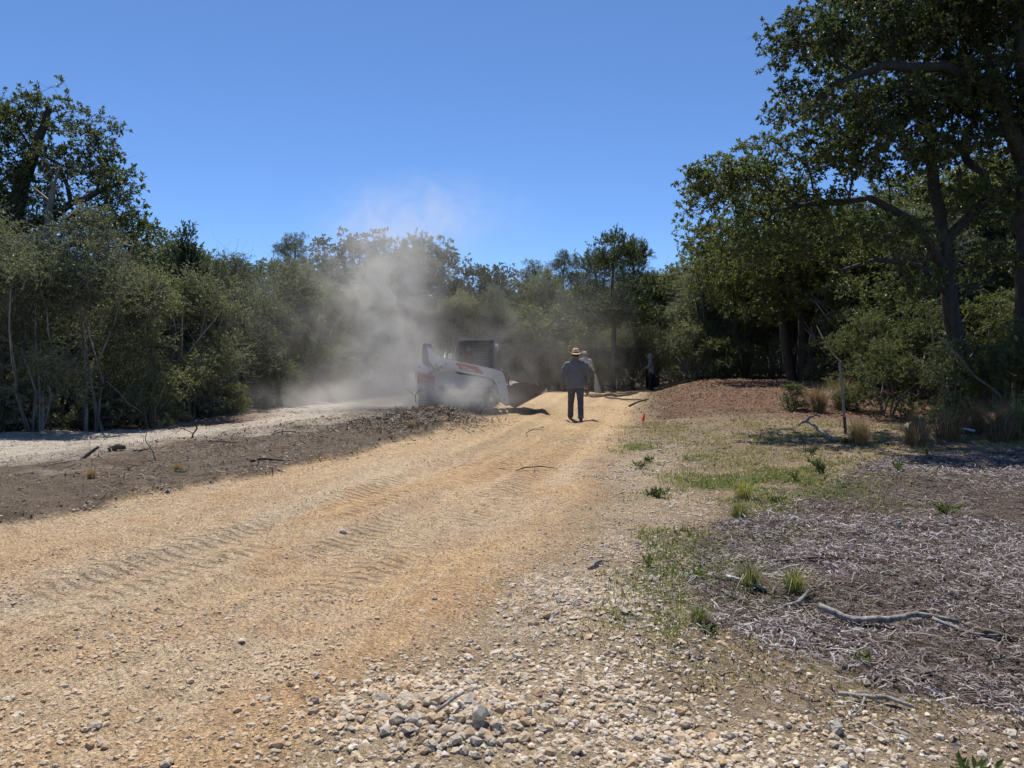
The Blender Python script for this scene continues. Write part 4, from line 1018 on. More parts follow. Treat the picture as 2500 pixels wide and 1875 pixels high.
w_, c_ = make_tree(110, [[(0, 0, -0.2, 0.17), (0.25, 0, 1.6, 0.15), (0.75, 0, 3.2, 0.12), (1.2, 0, 4.6, 0.06)]], [(1.2, 0, 4.8, 1.6, 1.4, 0.9, 1), (0.3, 0, 4.0, 1.2, 1.2, 0.6, 1), (1.9, -0.4, 3.8, 1.0, 1.0, 0.5, 1)], 170, twigs=6, leaves=12, leaf=0.11, bare=40)
plant('oak_tree', (w_, c_), (11.2, 26.0, 0.7), label='leaning single-trunk oak just right of the clustered trunks', cat='tree', group='oaks')
rsh = [(7.1, 29.9, 1, 1.0), (7.9, 29.2, 0, 1.0), (8.9, 28.9, 0, 0.85), (10.0, 28.6, 1, 0.75), (11.2, 28.3, 0, 0.95), (12.4, 27.6, 1, 0.85), (13.4, 26.6, 0, 1.0)]
for i, (x, y, p, s) in enumerate(rsh):
    put('bush', BUSH[p], x, y, 1.4 * i, s, f'low green bush along the back of the mulch bank, {ordn[i]} from the left', 'bushes behind the mulch bank', 'bush')
for i in range(16):
    x = 7.7 + i * 0.75; y = 31.0 + rg.random() * 2.5 - 0.12 * i
    put('shrub', SAP[i % 4], x, y, rg.random() * 6, 0.95 + 0.3 * rg.random(), 'dark shrub in the shaded row behind the bank bushes', 'dark shrubs behind the bank', 'shrub')
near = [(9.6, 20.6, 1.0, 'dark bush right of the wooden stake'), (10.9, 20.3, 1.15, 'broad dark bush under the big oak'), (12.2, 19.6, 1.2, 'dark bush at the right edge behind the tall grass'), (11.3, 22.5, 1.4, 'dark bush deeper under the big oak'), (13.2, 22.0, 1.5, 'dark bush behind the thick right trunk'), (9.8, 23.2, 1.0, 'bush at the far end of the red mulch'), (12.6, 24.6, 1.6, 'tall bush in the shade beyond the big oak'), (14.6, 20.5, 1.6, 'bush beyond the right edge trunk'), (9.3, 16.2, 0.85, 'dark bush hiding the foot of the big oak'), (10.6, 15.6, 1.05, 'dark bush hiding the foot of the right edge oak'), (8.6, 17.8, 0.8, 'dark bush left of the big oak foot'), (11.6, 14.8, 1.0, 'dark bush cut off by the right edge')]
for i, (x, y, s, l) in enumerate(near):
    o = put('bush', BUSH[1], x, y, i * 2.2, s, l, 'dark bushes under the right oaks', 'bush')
    for c in o.children:                                     # same bush as in the thicket; oak canopy shade put into darker leaves
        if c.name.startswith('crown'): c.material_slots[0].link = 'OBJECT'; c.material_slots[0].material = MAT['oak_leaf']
put('bush', BUSH[0], 6.75, 18.4, 0.3, 0.42, 'small grey-green bush standing alone on the mulch bank', None, 'bush')
for i in range(18):
    x = 7.0 + i * 1.4; y = 37.5 + rg.random() * 4 - 0.25 * i
    put('shrub', SAP[i % 4], x, y, rg.random() * 6, 1.3 + 0.35 * rg.random(), 'shrub closing the dark gaps between the right wood trunks', 'gap shrubs of the right woods', 'shrub')
for i in range(14):
    x = 12.5 + (i % 7) * 1.6; y = 22.5 + (i // 7) * 4 + rg.random() * 2
    put('shrub', SAP[i % 4], x, y, rg.random() * 6, 1.15 + 0.3 * rg.random(), 'shrub in the dark undergrowth deep in the right woods', 'undergrowth of the right woods', 'shrub')

# ------------------------------------------------------------------ materials for made things
DUST = (0.42, 0.36, 0.29)
MAT['white_paint'] = solid('white_paint', (0.62, 0.60, 0.57), 0.45, 0, 0.08, 4, dust=(*DUST, 0.35))
MAT['red_paint'] = solid('red_paint', (0.42, 0.04, 0.022), 0.5, 0, 0.1, 4, dust=(*DUST, 0.15))
MAT['decal_white'] = solid('decal_white', (0.68, 0.66, 0.63), 0.5, 0, 0.05)
MAT['dark_steel'] = solid('dark_steel', (0.035, 0.034, 0.033), 0.6, 0.1, 0.3, 8, dust=(*DUST, 0.55))
MAT['roof_sky_sheen'] = solid('roof_sky_sheen', (0.22, 0.22, 0.22), 0.3, 0.3, 0.1, 4)  # dark glossy roof, its sky reflection put into the lighter grey
MAT['bucket_steel'] = solid('bucket_steel', (0.085, 0.062, 0.048), 0.7, 0.1, 0.35, 6, 0.3, 50, dust=(0.34, 0.25, 0.17, 0.3))
MAT['worn_steel'] = solid('worn_steel', (0.50, 0.48, 0.45), 0.35, 0.8, 0.2, 8)
MAT['rubber'] = solid('rubber', (0.022, 0.021, 0.02), 0.85, 0, 0.3, 8, 0.3, 50, dust=(*DUST, 0.45))
MAT['cab_glass'] = solid('cab_glass', (0.03, 0.031, 0.032), 0.25, 0, 0.1, 3, spec=0.4, dust=(*DUST, 0.5))
MAT['skin'] = solid('skin', (0.26, 0.14, 0.09), 0.55, 0, 0.15, 20)
MAT['hair'] = solid('hair', (0.02, 0.015, 0.012), 0.6, 0, 0.3, 60)
MAT['shirt_grey'] = solid('shirt_grey', (0.14, 0.14, 0.147), 0.85, 0, 0.15, 7, 0.35, 240)
MAT['hood_grey'] = solid('hood_grey', (0.33, 0.34, 0.35), 0.9, 0, 0.15, 7, 0.35, 240)
MAT['hood_dark'] = solid('hood_dark', (0.19, 0.195, 0.20), 0.9, 0, 0.15, 7, 0.35, 240)
MAT['jeans'] = solid('jeans', (0.045, 0.052, 0.075), 0.85, 0, 0.3, 9, 0.35, 260, dust=(*DUST, 0.16))
MAT['black_cloth'] = solid('black_cloth', (0.018, 0.018, 0.02), 0.9, 0, 0.25, 9, 0.3, 200)
MAT['red_cloth'] = solid('red_cloth', (0.40, 0.05, 0.04), 0.9, 0, 0.2, 9, 0.3, 200)
MAT['boot'] = solid('boot', (0.10, 0.065, 0.04), 0.6, 0, 0.3, 12, 0.3, 90, dust=(*DUST, 0.35))
MAT['straw'] = solid('straw', (0.58, 0.44, 0.27), 0.75, 0, 0.15, 40, 0.5, 220)
MAT['hat_band'] = solid('hat_band', (0.10, 0.05, 0.03), 0.6, 0, 0.2, 20)
MAT['flag_red'] = leaf_mat('flag_red', [(0.75, 0.02, 0.05), (0.80, 0.03, 0.06)], 0.45, 0.4, 0.4, (0.85, 0.04, 0.08))
MAT['wire'] = solid('wire', (0.25, 0.24, 0.23), 0.4, 0.8, 0.2)
MAT['stake_wood'] = solid('stake_wood', (0.27, 0.225, 0.165), 0.85, 0, 0.25, 12, 0.5, 60)
MAT['stake_dark'] = solid('stake_dark', (0.06, 0.05, 0.04), 0.8, 0, 0.3, 12, 0.4, 60)
MAT['grey_stick'] = bark_mat('grey_stick', (0.09, 0.075, 0.062), (0.36, 0.33, 0.29), 26)
MAT['pale_stick'] = bark_mat('pale_stick', (0.40, 0.37, 0.33), (0.64, 0.61, 0.57), 14)
MAT['brown_stick'] = bark_mat('brown_stick', (0.05, 0.035, 0.025), (0.15, 0.11, 0.08), 18)
MAT['white_rock'] = solid('white_rock', (0.56, 0.49, 0.39), 0.85, 0, 0.15, 12, 0.5, 40)
MAT['blue_plastic'] = solid('blue_plastic', (0.50, 0.56, 0.68), 0.4, 0, 0.15, 9)
MAT['rust'] = solid('rust', (0.10, 0.05, 0.03), 0.85, 0.2, 0.4, 14, 0.4, 60)
MAT['sack'] = leaf_mat('sack', [(0.62, 0.60, 0.56), (0.70, 0.68, 0.64)], 0.45, 0.6, 0.3, (0.7, 0.68, 0.64))

# ------------------------------------------------------------------ compact track loader
LOX, LOY, LYAW = -1.45, 21.55, R(5)
loader = empty('track_loader', (LOX, LOY, H1(LOX, LOY) - 0.02), LYAW)
tag(loader, 'white and red compact track loader with raised bucket, half hidden in dust', 'loader')
def crop(pts): return [(cx * 0.002495 - 2.413, 2.4934 - cyy * 0.002495) for cx, cyy in pts]
NS = -0.74      # near (right-hand) side of the machine
# chassis and engine housing
m = MB(); m.prism([(-1.10, 0.42), (-1.13, 1.18), (-0.62, 1.24), (-0.55, 0.95), (0.85, 0.80), (1.02, 0.55), (1.02, 0.32), (-0.95, 0.30)], -0.44, 0.44)
add('chassis', m.mesh('chassis', bevel=0.02), MAT['dark_steel'], loader)
m = MB(); m.prism([(-1.19, 0.45), (-1.22, 1.22), (-1.10, 1.27), (-1.08, 0.42)], -0.52, 0.52)
tail = add('tailgate', m.mesh('tailgate', bevel=0.02), MAT['white_paint'], loader)
for s in (-1, 1):
    m = MB(); m.box((-1.225, s * 0.40, 0.95), (0.03, 0.10, 0.16)); add('tail_light', m.mesh('tail_light', bevel=0.01), MAT['red_paint'], tail)
# rear fenders with decal
fend = crop([(487, 490), (505, 470), (545, 465), (600, 515), (680, 545), (692, 575), (692, 780), (650, 900), (525, 900), (490, 740)])
for s in (-1, 1):
    y0, y1 = (NS, NS + 0.20) if s < 0 else (-NS - 0.20, -NS)
    m = MB(); m.prism(fend, y0, y1)
    f = add('rear_fender', m.mesh('rear_fender', bevel=0.018), MAT['white_paint'], loader)
    yo = NS - 0.004 if s < 0 else -NS + 0.004
    m = MB(); m.prism(crop([(497, 568), (688, 612), (688, 765), (560, 722), (497, 690)]), min(yo, yo + 0.003 * s), max(yo, yo + 0.003 * s))
    add('decal', m.mesh('decal'), MAT['red_paint'], f)
    for (a_, b_) in ((520, 520), (625, 540)):
        (bx0, bz0), = crop([(a_, b_)]); m = MB(); m.tube([(bx0, yo + 0.012, bz0), (bx0, yo - 0.012, bz0)], 0.028, 10); add('bolt', m.mesh('bolt'), MAT['dark_steel'], f)

def text_mesh(txt, size, shear=0.0):
    cu = bpy.data.curves.new('lettering', 'FONT'); cu.body = txt; cu.size = size; cu.extrude = 0.002; cu.offset = 0.004 * size / 0.1 * 0.5; cu.shear = shear; cu.resolution_u = 3
    o = bpy.data.objects.new('tmp', cu); COL.objects.link(o)
    dg = bpy.context.evaluated_depsgraph_get(); dg.update()
    me = bpy.data.meshes.new_from_object(o.evaluated_get(dg)); bpy.data.objects.remove(o); me.name = 'lettering'
    return me
def side_text(txt, size, lx, lz, slope, parent, y, mat, sx=1.0, shear=0.0):
    o = add('lettering', text_mesh(txt, size, shear), mat, parent)
    o.matrix_local = Matrix.Translation((lx, y, lz)) @ Matrix.Rotation(-slope, 4, 'Y').inverted().to_4x4() @ Matrix.Rotation(R(90), 4, 'X') @ Matrix.Diagonal((sx, 1, 1, 1))
    return o
near_f = [c for c in loader.children if c.name.startswith('rear_fender')][0]
(tx, tz), = crop([(522, 652)])
side_text('T 66', 0.105, tx, tz, R(10), near_f, NS - 0.010, MAT['decal_white'], 0.9)

for s in (-1, 1):
    m = MB(); m.prism(crop([(692, 560), (900, 592), (1300, 655), (1330, 700), (1290, 742), (900, 745), (692, 720)]), *((-0.475, -0.443) if s < 0 else (0.443, 0.475)))
    add('side_panel', m.mesh('side_panel', bevel=0.01), MAT['white_paint'], loader)
# undercarriage: rubber tracks with lugs, rollers, sprocket
def track_outline():
    pts = []
    def arc(cx, cz, r, a0, a1, n):
        for k in range(n + 1):
            a = R(a0 + (a1 - a0) * k / n); pts.append((cx + r * math.cos(a), cz + r * math.sin(a)))
    arc(-0.93, 0.24, 0.22, 270, 110, 8); arc(-0.62, 0.50, 0.17, 120, 75, 4); arc(0.82, 0.33, 0.23, 75, -80, 8); arc(0.70, 0.20, 0.18, -85, -90, 1)
    return pts
TO = np.array(track_outline())
for s in (-1, 1):
    yc = s * 0.64
    m = MB(); o2 = [tuple(p) for p in TO]
    cen = TO.mean(0); inner = [tuple(cen + (p - cen) * np.array([0.965, 0.90])) for p in TO]
    n = len(TO); V = []; Q = []
    for y in (yc - 0.19, yc + 0.19):
        V += [(x, y, z) for x, z in o2]; V += [(x, y, z) for x, z in inner]
    for k in range(n):
        k2 = (k + 1) % n
        Q += [[k, k2, 2 * n + k2, 2 * n + k], [n + k, 3 * n + k, 3 * n + k2, n + k2], [k, n + k, n + k2, k2], [2 * n + k, 2 * n + k2, 3 * n + k2, 3 * n + k]]
    m.put(V, Q)
    tr = add('track', m.mesh('track', True), MAT['rubber'], loader)
    # lugs along the belt
    seg = np.diff(np.vstack([TO, TO[:1]]), axis=0); L = np.cumsum(np.hypot(*seg.T)); L0 = np.concatenate([[0], L[:-1]])
    lug = MB()
    for t in np.arange(0, L[-1], 0.10):
        k = int(np.searchsorted(L, t)); f = (t - L0[k]) / (L[k] - L0[k]); p = TO[k] + seg[k] * f; a = math.atan2(seg[k][1], seg[k][0])
        M = np.array([[math.cos(a), 0, -math.sin(a)], [0, 1, 0], [math.sin(a), 0, math.cos(a)]])
        lug.box((p[0], yc, p[1]), (0.045, 0.385, 0.04), M)
    add('tread_lugs', lug.mesh('tread_lugs'), MAT['rubber'], tr)['kind'] = 'stuff'
    for (wx, wz, wr) in ((-0.93, 0.24, 0.19), (-0.62, 0.48, 0.15), (0.82, 0.32, 0.19), (-0.55, 0.16, 0.11), (-0.25, 0.16, 0.11), (0.05, 0.16, 0.11), (0.35, 0.16, 0.11), (0.58, 0.17, 0.11)):
        w = MB(); w.tube([(wx, yc - 0.15, wz), (wx, yc - 0.13, wz), (wx, yc + 0.13, wz), (wx, yc + 0.15, wz)], [wr * 0.7, wr, wr, wr * 0.7], 18)
        wo = add('roller', w.mesh('roller'), MAT['dark_steel'], tr)
        w = MB(); w.tube([(wx, yc - 0.17, wz), (wx, yc + 0.17, wz)], wr * 0.3, 10); add('hub', w.mesh('hub'), MAT['worn_steel'], tr)
    m = MB(); m.prism([(-0.85, 0.22), (-0.7, 0.42), (0.6, 0.34), (0.75, 0.2), (0.6, 0.14), (-0.7, 0.13)], yc - 0.08, yc + 0.08)
    add('track_frame', m.mesh('track_frame', bevel=0.01), MAT['white_paint'], loader)

# lift arms
arm = crop([(600, 298), (628, 306), (682, 368), (740, 422), (800, 436), (920, 458), (1100, 493), (1250, 523), (1360, 546), (1412, 566), (1442, 612), (1470, 720), (1494, 850), (1502, 935), (1470, 952), (1428, 930), (1398, 850), (1372, 742), (1345, 690), (1308, 646), (1200, 620), (950, 575), (850, 546), (760, 545), (700, 530), (640, 490), (612, 430)])
link = crop([(560, 268), (592, 262), (655, 274), (632, 318), (622, 380), (640, 470), (700, 528), (690, 545), (600, 515), (545, 463), (548, 360)])
for s in (-1, 1):
    ya, yb = (NS + 0.05, NS + 0.17) if s < 0 else (-NS - 0.17, -NS - 0.05)
    m = MB(); m.prism(arm, ya, yb)
    ao = add('lift_arm', m.mesh('lift_arm', bevel=0.014), MAT['white_paint'], loader)
    m = MB(); m.prism(link, ya + 0.012, yb - 0.012)
    add('rear_link', m.mesh('rear_link', bevel=0.01), MAT['dark_steel'], loader)
    yo = ya - 0.003 if s < 0 else yb + 0.003
    m = MB(); m.prism(crop([(905, 478), (925, 472), (1145, 518), (1215, 585), (1208, 602), (965, 545)]), min(yo, yo + .003 * s), max(yo, yo + .003 * s))
    d = add('decal', m.mesh('decal'), MAT['red_paint'], ao)
    if s < 0:
        (tx, tz), = crop([(1028, 552)])
        side_text('Bobcat', 0.098, tx, tz, R(11.5), ao, yo - 0.008, MAT['decal_white'], 0.86)
        lg = MB()                                            # cat-head mark left of the lettering: ears, brow, cheek strokes
        for stroke in ([(975, 506), (990, 520), (1003, 517)], [(1003, 517), (1016, 526), (1026, 518)], [(978, 520), (990, 534), (1000, 533)], [(1004, 528), (1016, 540), (1008, 552)], [(985, 540), (998, 549), (1008, 552)]):
            lg.tube([(x, yo - 0.008, z) for x, z in crop(stroke)], [0.009, 0.011, 0.004], 6)
        add('emblem', lg.mesh('emblem'), MAT['decal_white'], ao)
    for (a_, b_, r_) in ((698, 500, 0.035), (800, 482, 0.02), (1382, 690, 0.022), (1440, 880, 0.035)):
        (bx0, bz0), = crop([(a_, b_)]); m = MB(); m.tube([(bx0, yo - 0.006, bz0), (bx0, yo + 0.03 * -s, bz0)], r_, 12); add('pivot_pin', m.mesh('pivot_pin'), MAT['dark_steel'], ao)
    (p0, p1), (p2, p3) = crop([(590, 620), (760, 500)])
    m = MB(); m.tube([(p0, (ya + yb) / 2 - 0.16 * -s, p1), (p2, (ya + yb) / 2 - 0.16 * -s, p3)], 0.045, 12); add('lift_cylinder', m.mesh('lift_cylinder', True), MAT['dark_steel'], loader)
    (p0, p1), (p2, p3) = crop([(1395, 600), (1475, 800)])
    m = MB(); m.tube([(p0 + .03, s * 0.36, p1), ((p0 + p2) / 2 + .03, s * 0.36, (p1 + p3) / 2)], 0.04, 12).tube([((p0 + p2) / 2 + .03, s * 0.36, (p1 + p3) / 2), (p2 + .03, s * 0.36, p3)], 0.022, 10)
    add('tilt_cylinder', m.mesh('tilt_cylinder', True), MAT['worn_steel'], loader)
    # hoses looping over the arm elbow
    pts = crop([(1365, 545), (1420, 558), (1462, 590), (1482, 640), (1478, 700), (1490, 780)])
    m = MB(); m.tube([(x + 0.02, s * 0.50, z) for x, z in pts], 0.014, 8).tube([(x + 0.05, s * 0.46, z + 0.01) for x, z in pts], 0.014, 8)
    add('hydraulic_hose', m.mesh('hydraulic_hose', True), MAT['dark_steel'], loader)
(c0, c1), = crop([(590, 285)]); m = MB(); m.tube([(c0, -0.60, c1), (c0, 0.60, c1)], 0.055, 14); add('rear_cross_tube', m.mesh('rear_cross_tube', True), MAT['white_paint'], loader)
(c0, c1), = crop([(1420, 640)]); m = MB(); m.tube([(c0, -0.60, c1), (c0, 0.60, c1)], 0.06, 14); add('front_cross_tube', m.mesh('front_cross_tube', True), MAT['white_paint'], loader)
m = MB(); m.prism(crop([(610, 262), (665, 272), (664, 282), (608, 276)]), -0.5, 0.5); add('engine_cover', m.mesh('engine_cover', bevel=0.006), MAT['white_paint'], loader)
(c0, c1), = crop([(850, 405)]); m = MB(); m.box((c0, -0.50, c1), (0.10, 0.06, 0.13)); m.tube([(c0 - 0.06, -0.5, c1 - 0.05), (c0 - 0.02, -0.5, c1 + 0.07), (c0 + 0.05, -0.5, c1 + 0.06)], 0.015, 8); add('work_light', m.mesh('work_light', bevel=0.008), MAT['white_paint'], loader)

# cab: posts, roof, mesh sides, glass
CX0, CX1 = -0.115, 0.93
CZ0, CZ1 = 0.72, 1.93
cab = empty('cab'); cab.parent = loader
m = MB()
for s in (-1, 1):
    m = MB(); m.tube([(CX0 + 0.04, s * 0.42, CZ0), (CX0 + 0.02, s * 0.42, 1.5), (CX0 + 0.05, s * 0.41, CZ1 - 0.06), (CX0 + 0.17, s * 0.40, CZ1)], 0.045, 8)
    m.tube([(CX1 + 0.02, s * 0.42, CZ0), (CX1 - 0.03, s * 0.42, 1.4), (CX1 - 0.06, s * 0.41, CZ1)], 0.042, 8)
    m.tube([(CX0 + 0.1, s * 0.40, CZ1), (CX1 - 0.02, s * 0.40, CZ1 + 0.01)], 0.042, 8)
    m.tube([(CX0 + 0.03, s * 0.42, 1.18), (CX1, s * 0.42, 1.05)], 0.03, 8)
    add('cab_frame', m.mesh('cab_frame', True), MAT['dark_steel'], cab)
m = MB(); m.prism([(CX0 + 0.0, 1.90), (CX0 + 0.15, 1.965), (CX1 + 0.02, 1.985), (CX1 + 0.10, 1.96), (CX1 + 0.10, 1.93), (CX0 + 0.15, 1.925), (CX0, 1.87)], -0.47, 0.47)
add('roof', m.mesh('roof', bevel=0.008), MAT['roof_sky_sheen'], cab)
for s in (-1, 1):
    m = MB()
    for k in range(9):
        z = 1.20 + k * 0.08
        m.tube([(CX0 + 0.05, s * 0.415, z + 0.03), (CX1 - 0.04, s * 0.415, z - 0.01)], 0.007, 6)
    for k in range(10):
        x = CX0 + 0.1 + k * 0.09
        m.tube([(x, s * 0.418, 1.12), (x, s * 0.418, 1.90)], 0.005, 6)
    add('side_screen', m.mesh('side_screen'), MAT['dark_steel'], cab)
m = MB(); m.box((CX0 + 0.03, 0, 1.55), (0.015, 0.78, 0.66)); add('rear_window', m.mesh('rear_window'), MAT['cab_glass'], cab)
m = MB(); m.prism([(CX0 + 0.06, 1.10), (CX0 + 0.06, 1.90), (CX1 - 0.06, 1.92), (CX1 - 0.02, 1.10)], 0.43, 0.437); add('side_window', m.mesh('side_window'), MAT['cab_glass'], cab)
m = MB(); m.box((0.20, 0, 0.98), (0.44, 0.46, 0.12)); m.box((0.02, 0, 1.30), (0.12, 0.46, 0.62)); add('seat', m.mesh('seat', bevel=0.03), MAT['black_cloth'], cab)
m = MB(); m.tube([(CX1 + 0.02, -0.45, 1.78), (CX1 + 0.09, -0.47, 1.74), (CX1 + 0.09, -0.47, 1.62)], 0.014, 8); m.box((CX1 + 0.06, -0.44, 1.80), (0.08, 0.12, 0.07)); add('headlight', m.mesh('headlight'), MAT['worn_steel'], cab)
# bucket, curled back and raised
bk = crop([(1500, 722), (1553, 692), (1600, 690), (1868, 738), (1892, 768), (1870, 802), (1556, 964), (1508, 948), (1494, 850)])
bucket = empty('bucket'); bucket.parent = loader
for s in (-1, 1):
    m = MB(); m.prism(bk, *((-0.92, -0.895) if s < 0 else (0.895, 0.92))); add('side_plate', m.mesh('side_plate', bevel=0.004), MAT['bucket_steel'], bucket)
shell = crop([(1600, 690), (1553, 692), (1500, 722), (1494, 850), (1508, 948), (1556, 964), (1870, 802), (1862, 790), (1560, 945), (1520, 932), (1508, 850), (1514, 730), (1556, 706), (1600, 704)])
m = MB(); m.prism(shell, -0.894, 0.894); add('shell', m.mesh('shell'), MAT['bucket_steel'], bucket)
m = MB(); m.prism(crop([(1850, 820), (1905, 772), (1898, 760), (1840, 800)]), -0.935, 0.935); add('cutting_edge', m.mesh('cutting_edge'), MAT['worn_steel'], bucket)
m = MB(); m.prism(crop([(1478, 720), (1496, 716), (1506, 940), (1484, 944)]), -0.52, 0.52); add('coupler_plate', m.mesh('coupler_plate', bevel=0.005), MAT['dark_steel'], loader)

# ------------------------------------------------------------------ people
def limb(mb, pts, rad, seg=12, squash=None):
    pts = np.array(pts, float); t = np.linspace(0, len(pts) - 1, (len(pts) - 1) * 5 + 1)
    P = np.stack([np.interp(t, np.arange(len(pts)), pts[:, k]) for k in range(3)], 1)
    r = np.interp(t, np.arange(len(pts)), rad)
    for _ in range(2): P[1:-1] = (P[:-2] + 2 * P[1:-1] + P[2:]) / 4
    mb.tube(P, r, seg, True, squash)

def hand(mb, wrist, d, palm_n, s=1.0):
    """wrist point, direction of fingers, palm normal"""
    d = unit(d); n = unit(np.array(palm_n) - np.dot(palm_n, d) * d); side = np.cross(d, n); w = np.array(wrist)
    M = np.stack([side, d, n], 1)
    mb.ell(w + d * 0.045 * s, (0.042 * s, 0.058 * s, 0.018 * s), 12, 8, M)
    for k, (off, ln) in enumerate(((-0.030, 0.060), (-0.010, 0.075), (0.010, 0.078), (0.029, 0.068))):
        b_ = w + d * 0.085 * s + side * off * s
        k1 = b_ + d * ln * 0.45 * s + n * 0.008 * s; k2 = k1 + d * ln * 0.35 * s + n * 0.022 * s; k3 = k2 + d * ln * 0.10 * s + n * 0.028 * s
        mb.tube([b_ - d * 0.02 * s, k1, k2, k3], [0.0095 * s, 0.009 * s, 0.008 * s, 0.006 * s], 8)
    t0 = w + d * 0.025 * s - side * 0.035 * s
    mb.tube([t0, t0 + d * 0.03 * s - side * 0.022 * s + n * 0.01 * s, t0 + d * 0.062 * s - side * 0.026 * s + n * 0.022 * s], [0.012 * s, 0.011 * s, 0.008 * s], 8)

def person(loc, rz, label, height_m=1.75, top='shirt_grey', bottom='jeans', stride=0.12, arms=None, lean=0.0, head_turn=0.0, hood=False, hat=False, cap=False, voxel=0.008, width=1.0, seated=False):
    """local frame: faces +y, x to its right hand side"""
    root = empty('person', loc, rz); tag(root, label, 'person')
    k = height_m / 1.75; w = width
    hip = np.array([0, 0, 0.92]); kneeL = np.array([-0.115, stride * 0.55 + 0.03, 0.50]); kneeR = np.array([0.115, -stride * 0.25 + 0.03, 0.50])
    ankL = np.array([-0.125, stride, 0.085]); ankR = np.array([0.125, -stride * 0.8, 0.085])
    if seated:
        hip = np.array([0, 0, 0.92]); kneeL = np.array([-0.14, 0.42, 0.98]); kneeR = np.array([0.14, 0.42, 0.98]); ankL = np.array([-0.14, 0.50, 0.56]); ankR = np.array([0.14, 0.50, 0.56])
    ln = lambda z: lean * max(0, z - 0.92)
    sh = np.array([0, ln(1.43), 1.43]); neck = np.array([0, ln(1.5), 1.5]); head = np.array([0, ln(1.64) + 0.02, 1.615])
    arms = arms or dict(L=[(-0.205 * w, ln(1.42), 1.42), (-0.275 * w, ln(1.2) - 0.02, 1.14), (-0.30 * w, ln(1.0) + 0.05, 0.90)], R=[(0.205 * w, ln(1.42), 1.42), (0.275 * w, ln(1.2) - 0.02, 1.14), (0.30 * w, ln(1.0) + 0.05, 0.90)])
    body = MB()
    body.rings([(0, 0, 0.86, 0.13 * w, 0.10), (0, 0, 0.96, 0.15 * w, 0.115), (0, ln(1.1), 1.10, 0.145 * w, 0.105), (0, ln(1.25), 1.28, 0.165 * w, 0.11), (0, ln(1.4), 1.42, 0.165 * w, 0.095), (0, ln(1.47), 1.475, 0.07, 0.065)])
    limb(body, [(0, ln(1.44), 1.44), tuple(head - (0, 0.02, 0.05))], [0.062, 0.055])
    ct, s_ = math.cos(head_turn), math.sin(head_turn); HM = np.array([[ct, -s_, 0], [s_, ct, 0], [0, 0, 1]])
    body.ell(head, (0.076, 0.096, 0.118), 18, 12, HM)
    body.ell(head + HM @ np.array([0, 0.045, -0.065]), (0.052, 0.055, 0.055), 14, 8, HM)         # jaw
    body.tube([head + HM @ np.array([0, 0.088, 0.02]), head + HM @ np.array([0, 0.112, -0.02]), head + HM @ np.array([0, 0.094, -0.032])], [0.009, 0.015, 0.012], 8)
    for e in (-1, 1):
        body.ell(head + HM @ np.array([e * 0.078, 0.0, -0.005]), (0.009, 0.02, 0.032), 10, 6, HM)
        body.ell(head + HM @ np.array([e * 0.032, 0.088, 0.012]), (0.014, 0.010, 0.008), 8, 6, HM)
    body.tube([head + HM @ np.array([-0.022, 0.094, -0.058]), head + HM @ np.array([0, 0.101, -0.058]), head + HM @ np.array([0.022, 0.094, -0.058])], 0.008, 8)
    for sd, kn, an in ((-1, kneeL, ankL), (1, kneeR, ankR)):
        limb(body, [(sd * 0.085, 0, 0.92), tuple(kn), tuple(an)], [0.082, 0.055, 0.040])
        limb(body, [tuple(an), tuple(an + np.array([0, 0.03, -0.035])), tuple(an + np.array([0, 0.13, -0.045]))], [0.04, 0.038, 0.03])
    for q in ('L', 'R'):
        A = np.array(arms[q]); limb(body, A, [0.052, 0.042, 0.028])
        hand(body, A[2], A[2] - A[1], np.array([1.0 if q == 'L' else -1.0, 0.3, 0]), 1.0)
    bo = add('body', fused(body, 'body', voxel, 3), MAT['skin'], root)
    # hair
    hr = MB(); hr.ell(head + HM @ np.array([0, -0.018, 0.025]), (0.082, 0.092, 0.104), 16, 10, HM)
    if not hood: add('hair', hr.mesh('hair', True), MAT['hair'], root)
    # shirt, untucked
    m = MB()
    m.rings([(0, 0, 0.80, 0.185 * w, 0.135), (0, 0, 0.90, 0.195 * w, 0.145), (0, ln(1.05), 1.05, 0.19 * w, 0.14), (0, ln(1.2), 1.20, 0.20 * w, 0.14), (0, ln(1.33), 1.34, 0.212 * w, 0.138), (0, ln(1.42), 1.415, 0.19 * w, 0.118), (0, ln(1.46), 1.465, 0.135 * w, 0.098), (0, ln(1.50), 1.50, 0.085, 0.082), (0, ln(1.53), 1.53, 0.072, 0.072)], 24)
    for q in ('L', 'R'):
        A = np.array(arms[q]); e = A[2] - unit(A[2] - A[1]) * 0.015
        limb(m, [A[0] * np.array([0.62, 1, 1]) + np.array([0, 0, -0.025]), A[0] + np.array([0, 0, -0.035]), A[1], e], [0.082, 0.080, 0.066, 0.052])
    if hood:
        m.ell(head + HM @ np.array([0, -0.015, 0.01]), (0.118, 0.125, 0.150), 18, 12, HM); m.rings([(0, ln(1.45), 1.44, 0.13, 0.11), (0, ln(1.5), 1.52, 0.11, 0.105), (0, ln(1.58), 1.60, 0.10, 0.10)])
    so = add('shirt', fused(m, 'shirt', voxel * 1.6, 3, 0.012, 9.0), MAT[top], root)
    if hood:
        f_ = MB(); f_.ell(head + HM @ np.array([0, 0.075, -0.01]), (0.07, 0.06, 0.10), 14, 10, HM); add('face', f_.mesh('face', True), MAT['skin'], root)
    # trousers
    m = MB()
    m.rings([(0, 0, 0.80, 0.17 * w, 0.13), (0, 0, 0.88, 0.18 * w, 0.135), (0, 0, 0.99, 0.165 * w, 0.12)], 20)
